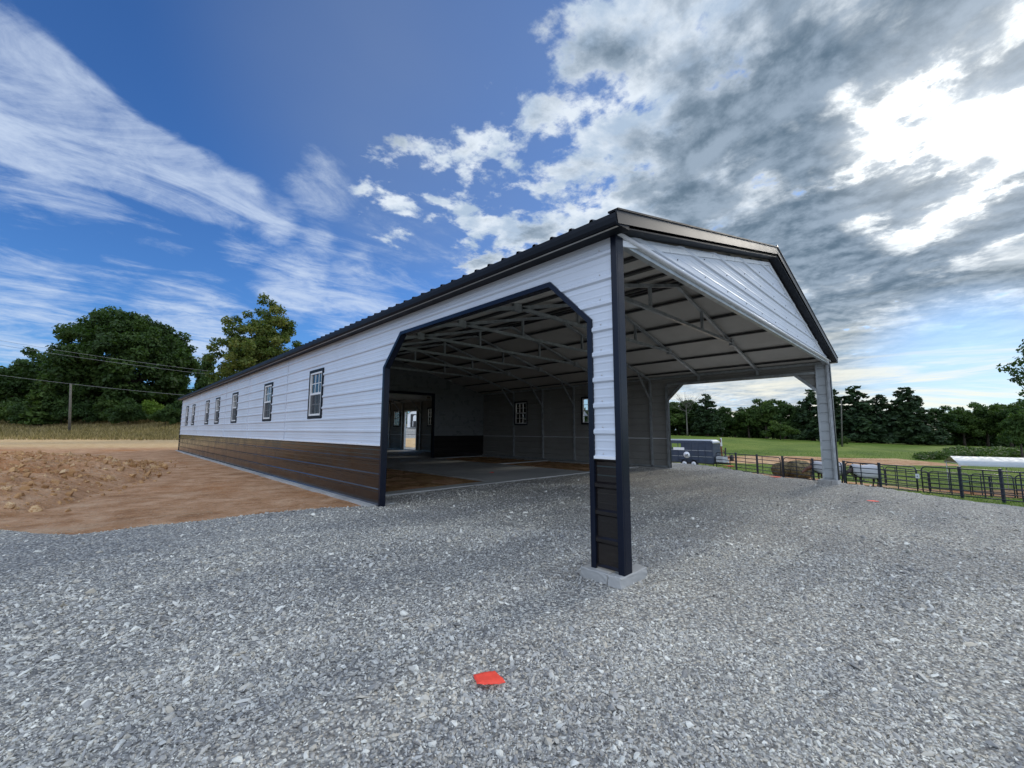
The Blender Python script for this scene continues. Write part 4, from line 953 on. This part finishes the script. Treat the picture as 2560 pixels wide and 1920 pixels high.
mb.box((x1-.03,.03,.5),(x1,wT-.03,ht-.2),TPAINT); mb.box((0,0,.42),(x1,wT,.5),TDARK); mb.box((0,.03,.5),(.03,wT-.03,ht-.1),TPAINT)
mb.build('body',tr)
mb=MB(); mb.loft([[(x,-.02,ht-.05+dz_),(x,.35,ht+.04+dz_),(x,wT-.35,ht+.04+dz_),(x,wT+.02,ht-.05+dz_),(x,wT-.1,ht-.12+dz_),(x,.1,ht-.12+dz_)] for x,dz_ in((0,0),(x1-.25,0),(x1-.05,-.09),(x1+.02,-.22))],GREY); mb.build('roof',tr)
mb=MB()
for x in np.arange(.1,x1,.62): mb.box((x,-.035,.5),(x+.05,0,ht-.08),TPAINT)
for z in(1.03,ht*.62,): mb.box((0,-.03,z),(x1,-.004,z+.03),GREY)
mb.build('side_ribs',tr)
for x in(x1-2.6,x1-1.75):
    w_=MB(); w_.disc((x,.10,.36),.36,(0,1,0),.2,TYRE,24); wo=w_.build('wheel',tr); w_=MB(); w_.disc((x,-.005,.36),.21,(0,1,0),.02,RIM,20); w_.disc((x,-.02,.36),.07,(0,1,0),.03,GREY,12); w_.build('rim',wo)
mb=MB(); mb.box((x1-3.1,-.10,.74),(x1-1.3,.02,.78),TPAINT); mb.build('fender',tr)
mb=MB(); mb.beam((x1,.5,.46),(x1+1.1,wT/2,.46),.08,.1,TDARK); mb.beam((x1,wT-.5,.46),(x1+1.1,wT/2,.46),.08,.1,TDARK); mb.tube([(x1+.95,wT/2,.0),(x1+.95,wT/2,.85)],.035,GREY,8); mb.build('tongue',tr)
mb=MB(); mb.disc((x1-2.35,-.042,ht*.62-.42),.30,(0,1,0),.01,WTRIM,28); em=mb.build('emblem',tr)
mb=MB(); c0=np.array((x1-2.35,-.052,ht*.62-.42)); mb.faces([c0+np.array(q) for q in((-.17,0,-.06),(-.07,0,.07),(-.01,0,.0),(.06,0,.11),(.18,0,-.06))],[(0,1,2),(2,3,4),(0,2,4)],TDARK); mb.box(c0+(-.2,-.002,-.14),c0+(.2,.0,-.11),TPAINT); mb.build('emblem_mark',em)
mb=MB(); mb.box((x1-3.6,-.045,ht*.62+.02),(x1-2.55,-.036,ht*.62+.26),WTRIM); mb.build('side_plate',tr)
mb=MB(); mb.box((x1+.12,.25,.55),(x1+.75,wT-.5,1.1),GREY); mb.build('nose_box',tr,bevel=.03)
# ------------------------------------------------------------------ farm implement, hay, orange markers
RUST=mat('rusty_red_paint',(.16,.05,.03),.7,fn=varied((.16,.05,.03),.3,3.))
P=at(1806,1148,46); z=ter(P[0],P[1]); im=empty('farm_implement',(P[0],P[1],z)); tag(im,'rusty tractor implement with an upright mast beside the trailer nose','farm machine')
s_=46/FPX; mb=MB(); mb.beam((0,0,.3),(-.3,0,2.5),.12,.12,RUST); mb.build('mast',im); mb=MB(); mb.beam((-.25,-.06,1.7),(-.32,-.06,2.6),.16,.05,WTRIM); mb.build('mast_plate',im)
mb=MB(); mb.box((-1.2,-.5,.35),(1.5,.5,.55),RUST); mb.beam((-1.1,0,.5),(-.9,0,1.1),.1,.1,RUST); mb.beam((1.,0,.5),(1.1,0,1.5),.12,.12,TDARK); mb.beam((1.1,.2,1.2),(1.7,.2,.5),.08,.08,RUST); mb.build('frame',im)
for x in(-.8,1.2):
    mb=MB(); mb.disc((x,-.6,.38),.38,(0,1,0),.16,TYRE,16); mb.build('wheel',im)
HAY=mat('hay',rough=.95,spec=.1,fn=varied((.17,.135,.075),.55,7.,.08,14,dirt=((.05,.042,.03),.9)))
for px,dp,r_,w_,lb,rz in((1950,33.0,.62,1.2,'left weathered round hay bale behind the corral panel',.5),(1990,32.4,.74,1.3,'larger right round hay bale that the horse is eating from',.2)):
    P=at(px,1080,dp); z=ter(P[0],P[1]); mb=MB(); rings=[]; rr=random.Random(px)
    for i,y in enumerate(np.linspace(-w_/2,w_/2,9)):
        k=1-.12*abs(i-4)/4; rings.append([(r_*k*math.cos(t)*(1+rr.uniform(-.06,.06)),y,r_*.93+r_*k*math.sin(t)*(1+rr.uniform(-.06,.06))) for t in np.linspace(0,2*math.pi,22,endpoint=False)])
    mb.loft(rings,HAY); o=mb.build('hay_bale'); o.location=(P[0],P[1],z-.05); o.rotation_euler=(0,0,rz+.8); tag(o,lb,'hay bale')
# ------------------------------------------------------------------ horses
BAY=mat('bay_coat',(.085,.028,.014),.55,fn=varied((.085,.028,.014),.3,4.)); BAYD=mat('dark_coat',(.03,.016,.012),.6); SHEET=mat('fly_sheet',(.36,.36,.38),.75,fn=varied((.36,.36,.38),.07,2.5,.02,5)); HOOF=mat('hoof',(.03,.025,.02),.6)
def horse(px,dp,yaw,graze,label,coat):
    P=at(px,1080,dp); z=ter(P[0],P[1]); root=empty('horse',(P[0],P[1],z),yaw); tag(root,label,'horse')
    # skeleton in metres, x forward, z up
    V=[];E=[];Rd=[]
    def a(p,r,par=None):
        V.append(p);Rd.append(r)
        if par is not None: E.append((par,len(V)-1))
        return len(V)-1
    pel=a((-.62,0,1.12),(.27,.29)); lo=a((-.30,0,1.10),(.26,.31),pel); ba=a((.05,0,1.07),(.27,.33),lo); ch=a((.40,0,1.08),(.24,.33),ba); sh=a((.62,0,1.14),(.19,.27),ch)
    rp=a((-.82,0,1.12),(.20,.22),pel); tb=a((-.93,0,1.15),(.06,.06),rp); t2=a((-1.0,0,.95),(.055,.055),tb); t3=a((-1.01,0,.55),(.05,.06),t2)
    if graze: nk=[((.86,0,1.16),(.12,.20)),((1.08,0,1.08),(.095,.16)),((1.28,0,.98),(.085,.13)),((1.42,0,.90),(.085,.12)),((1.58,0,.78),(.065,.085)),((1.72,0,.66),(.055,.06))]
    else: nk=[((.82,0,1.3),(.12,.19)),((1.0,0,1.48),(.09,.15)),((1.12,0,1.6),(.085,.12)),((1.28,0,1.52),(.08,.10)),((1.48,0,1.38),(.055,.065))]
    p_=sh
    for q,r in nk: p_=a(q,r,p_); 
    hd=len(V)-3
    for s in(-1,1):
        a((V[hd][0]-.06,s*.07,V[hd][2]+.2),(.018,.025),hd)
        f0=a((.52,s*.15,.90),(.11,.15),ch); f1=a((.53,s*.16,.68),(.065,.08),f0); f2=a((.54,s*.16,.46),(.05,.055),f1); f3=a((.53,s*.16,.18),(.035,.038),f2); f4=a((.56,s*.16,.06),(.05,.05),f3); a((.58,s*.16,.0),(.055,.06),f4)
        h0=a((-.66,s*.16,.88),(.14,.20),pel); h1=a((-.60,s*.16,.70),(.085,.11),h0); h2=a((-.84,s*.16,.50),(.055,.065),h1); h3=a((-.80,s*.16,.20),(.036,.04),h2); h4=a((-.77,s*.16,.07),(.05,.05),h3); a((-.74,s*.16,.0),(.055,.06),h4)
    me=bpy.data.meshes.new('horse_body'); me.from_pydata(V,E,[]); o=bpy.data.objects.new('body',me); COL.objects.link(o); me.materials.append(coat)
    o.modifiers.new('skin','SKIN'); sv=me.skin_vertices[0].data
    for i,r in enumerate(Rd): sv[i].radius=r
    sv[0].use_root=True
    sb=o.modifiers.new('sub','SUBSURF'); sb.levels=2; sb.render_levels=2; o.parent=root
    for p in o.modifiers: 
        if p.type=='SKIN': p.use_smooth_shade=True
    # fly sheet: open shell draped over the trunk
    mb=MB(); rings=[]
    for x,zc,ry,rzt,zb in((-.98,1.04,.16,.22,.80),(-.90,1.08,.30,.33,.62),(-.62,1.10,.37,.38,.55),(-.3,1.08,.38,.36,.56),(.05,1.05,.38,.37,.56),(.4,1.08,.35,.38,.56),(.66,1.14,.30,.36,.66),(.84,1.22,.19,.28,.80),(1.0,1.20,.15,.22,.90)):
        ring=[]
        for k in range(13):
            t=math.pi*k/12; y=ry*math.cos(t); z_=zc+rzt*math.sin(t)
            ring.append((x,y,z_))
        ring=[(x,ry*1.02,(zc+zb)/2)]+ring+[(x,-ry*1.02,(zc+zb)/2)]; ring=[(x,ry*1.0,zb)]+ring+[(x,-ry*1.0,zb)]; rings.append(ring)
    n=len(rings[0]); VV=[p for r in rings for p in r]; FF=[(i*n+k,i*n+k+1,(i+1)*n+k+1,(i+1)*n+k) for i in range(len(rings)-1) for k in range(n-1)]
    mb.faces(VV,FF,SHEET,True); sh_=mb.build('fly_sheet',root); so_=sh_.modifiers.new('s','SOLIDIFY'); so_.thickness=.012
    mb=MB(); mb.faces([(-.98,.14,1.26),(-.98,-.14,1.26),(-1.09,-.10,.85),(-1.09,.10,.85)],[(0,1,2,3)],SHEET); mb.build('tail_flap',root)
    return root
lrd=math.atan2(-R[1,0],-R[0,0])
horse(2152,28.2,lrd+.15,True,'bay horse in a pale grey fly sheet, right of the grey far post',BAYD)
horse(2062,29.5,lrd-.1,True,'reddish horse in a pale blue fly sheet with its neck stretched to the hay',BAY)
# ------------------------------------------------------------------ canopy shelter
TARP=mat('white_tarp',(.40,.43,.43),.6,fn=varied((.40,.43,.43),.06,2.)); TPOLE=mat('white_pole',(.6,.62,.62),.4)
def tp(px,py,s): return at(px,py,s)
g0=tp(2390,1080,31.0)[:2]; nv=tp(2352,1080,34.3)[:2]-g0; nv/=np.linalg.norm(nv); dv=np.array([nv[1],-nv[0]])
Lc=6.4; Wc=3.4; zg=min(ter(*(g0)),ter(*(g0+dv*Lc))); ze=float(tp(2390,1158,31.)[2]); zr_=float(tp(2367,1139,32.7)[2])
cs=empty('canopy_shelter',(g0[0],g0[1],zg),math.atan2(dv[1],dv[0])); tag(cs,'white fabric canopy shelter on thin poles beyond the right corral panels','canopy')
E_=ze-zg; Rg=zr_-zg
mb=MB(); rings=[]
def sag(x): return -.012*math.sin(x/3.2*math.pi)**2
Vv=[];nx=17
for i in range(nx):
    x=-.1+(Lc+.2)*i/(nx-1); s_=sag(x); Vv+=[(x,-.12,E_-.14+s_*.5),(x,-.1,E_+s_),(x,Wc*.25,(E_+Rg)/2+s_),(x,Wc/2,Rg),(x,Wc*.75,(E_+Rg)/2+s_),(x,Wc+.1,E_+s_),(x,Wc+.12,E_-.14)]
mb.faces(Vv,[(i*7+k,i*7+k+1,(i+1)*7+k+1,(i+1)*7+k) for i in range(nx-1) for k in range(6)],TARP,True); mb.build('roof_tarp',cs)
for x in(0,Lc/2,Lc):
    for y in(0,Wc):
        mb=MB(); mb.tube([(x,y,0),(x,y,E_)],.025,TPOLE,8); mb.build('pole',cs)
    mb=MB(); mb.tube([(x,0,E_),(x,Wc/2,Rg-.03),(x,Wc,E_)],.02,TPOLE,6); mb.tube([(x,0,E_-.02),(x,Wc,E_-.02)],.018,TPOLE,6); mb.build('rafter',cs)
for y in(0,Wc):
    mb=MB(); mb.tube([(0,y,E_),(Lc,y,E_)],.02,TPOLE,6); mb.build('eave_rail',cs); mb=MB(); mb.tube([(0,y,E_*.42),(Lc,y,E_*.42)],.022,mat('green_rail',(.16,.30,.22),.5),6); mb.build('side_rail',cs)
mb=MB(); mb.box((Lc-1.6,.5,.1),(Lc-.2,2.4,E_*.75),TDARK); o=mb.build('stacked_crate'); o.matrix_world=cs.matrix_basis@Matrix.Identity(4); tag(o,'dark slatted pen box under the right end of the canopy','crate')
# ------------------------------------------------------------------ buildings glimpsed through the barn
SHW=mat('shed_white',(.75,.76,.75),.6,fn=varied((.75,.76,.75),.05,2.)); SHB=mat('shed_black',(.02,.02,.022),.5); SHR=mat('shingle',(.17,.175,.19),.85,fn=varied((.17,.175,.19),.3,12.)); BEIGE=mat('beige_siding',(.74,.66,.50),.7,fn=varied((.74,.66,.50),.06,1.5))
P=at(1037,1086,56); z=ter(P[0],P[1]); sd=empty('garden_shed',(P[0],P[1],z),math.atan2(R[1,0],R[0,0])); tag(sd,'small white shed with a black arched-panel door, seen through the barn doorways','shed')
hw=1.05; eh=1.95; pk=2.75
mb=MB(); mb.faces([(-hw,0,.15),(hw,0,.15),(hw,0,eh),(0,0,pk-.05),(-hw,0,eh),(-hw,2.4,.15),(hw,2.4,.15),(hw,2.4,eh),(0,2.4,pk-.05),(-hw,2.4,eh)],[(0,1,2,3,4),(9,8,7,6,5),(0,4,9,5),(1,6,7,2)],SHW); mb.build('wall',sd)
mb=MB()
for sx in(-1,1): mb.beam((sx*(hw+.12),1.2,eh-.06),(0,1.2,pk+.03),2.6,.05,SHR,up=(0,0,1))
mb.build('roof',sd)
mb=MB(); mb.box((-.62,-.05,.2),(.62,-.01,1.95),SHB); dr=mb.build('door',sd)
mb=MB()
for x in(-.28,.28): mb.box((x-.03,-.075,.3),(x+.03,-.052,1.0),SHW)
mb.poly([(-.28,-.07,1.02),(.28,-.07,1.02),(.28,-.07,1.55),(.2,-.07,1.74),(0,-.07,1.85),(-.2,-.07,1.74),(-.28,-.07,1.55)],SHW); mb.build('door_panel',dr)
mb=MB(); mb.box((-1.2,-.1,-.3),(1.2,2.5,.15),SHB); mb.build('skid_base',sd)
P=at(1322,1075,60); z=ter(P[0],P[1])-.2; hs=empty('house',(P[0],P[1],z),math.atan2(R[1,0],R[0,0])+.05); tag(hs,'beige house with a dark shingle roof seen through the barn window','house')
zt_=float(at(1310,1037,60)[2])-z; zr2=float(at(1300,1015,66)[2])-z
mb=MB(); mb.box((-9,0,-1),(8,9,zt_),BEIGE); mb.box((-9.05,-.03,-1),(8.05,-.002,.9),mat('brick_base',(.16,.15,.15),.9)); mb.build('wall',hs)
mb=MB(); mb.faces([(-9.5,-.5,zt_-.1),(8.5,-.5,zt_-.1),(8.5,4.5,zr2),(-9.5,4.5,zr2),(-9.5,9.5,zt_-.1),(8.5,9.5,zt_-.1)],[(0,1,2,3),(3,2,5,4)],SHR); mb.build('roof',hs)
mb=MB(); mb.faces([(-.7,-1.2,zt_-.05),(3.7,-1.2,zt_-.05),(1.5,-1.2,zt_+1.15),(-.7,2.,zt_-.05),(3.7,2.,zt_-.05),(1.5,2.6,zt_+1.15)],[(0,1,2),(0,2,5,3),(1,4,5,2)],BEIGE); mb.box((-.5,-1.1,-1),(3.5,0,zt_-.06),BEIGE); mb.build('porch_gable',hs)
mb=MB(); mb.beam((-.9,-1.26,zt_-.12),(1.5,-1.26,zt_+1.2),.1,.16,SHW); mb.beam((3.9,-1.26,zt_-.12),(1.5,-1.26,zt_+1.2),.1,.16,SHW); mb.build('gable_trim',hs)
# ------------------------------------------------------------------ orange markers
FLAG=mat('orange_red_plastic',(.90,.075,.04),.7,fn=varied((.86,.075,.04),.08,30.))
def marker(px,py,w_,d_,rz,label,seed,zadd=.0,ground=None):
    r_=ray(px,py); t=.5
    while t<60:
        p=CAM+r_*t
        g=(float(hg(p[0],p[1])[0]) if ground is None else ground)
        if p[2]<g+.012: break
        t+=.004
    nx,ny=9,7; rr=random.Random(seed); V=[];F=[]
    for j in range(ny):
        for i in range(nx):
            u=i/(nx-1)-.5; v_=j/(ny-1)-.5; zz=.022+.003*math.sin(u*4+seed)+.002*math.cos(v_*5+seed*2)+(.006*(u-.3)/.2 if u>.3 else 0)-(.007*(-v_-.35)/.15 if v_<-.35 and u>-.3 else 0)
            V.append((u*w_*(1-.22*v_)+rr.uniform(-.0015,.0015)-.25*v_*w_,v_*d_*(1+.2*u)+rr.uniform(-.003,.003),zz))
    F=[(j*nx+i,j*nx+i+1,(j+1)*nx+i+1,(j+1)*nx+i) for j in range(ny-1) for i in range(nx-1)]
    mb=MB(); mb.faces(V,F,FLAG,True); o=mb.build('orange_marker'); o.location=(p[0],p[1],p[2]-.008+zadd); o.rotation_euler=(0,0,rz); so_=o.modifiers.new('s','SOLIDIFY'); so_.thickness=.0008
    tag(o,label,'marker',None)
vr=math.atan2(R[1,0],R[0,0])
marker(1219,1709,.125,.095,vr+.12,'bright orange-red plastic scrap lying on the gravel in the foreground',1,.012)
marker(2180,1254,.13,.09,vr,'small orange-red marker on the gravel right of the grey far post',2)
marker(1935,1193,.22,.14,vr,'faded pinkish marker on the gravel left of the grey far post',3)
marker(1818,1172,.28,.14,vr-.2,'orange marker at the gravel edge by the close pair of fence posts',4,.08)
marker(1228,1182,.11,.07,vr+.3,'small red scrap on the concrete aisle inside the barn',5,0,.022)
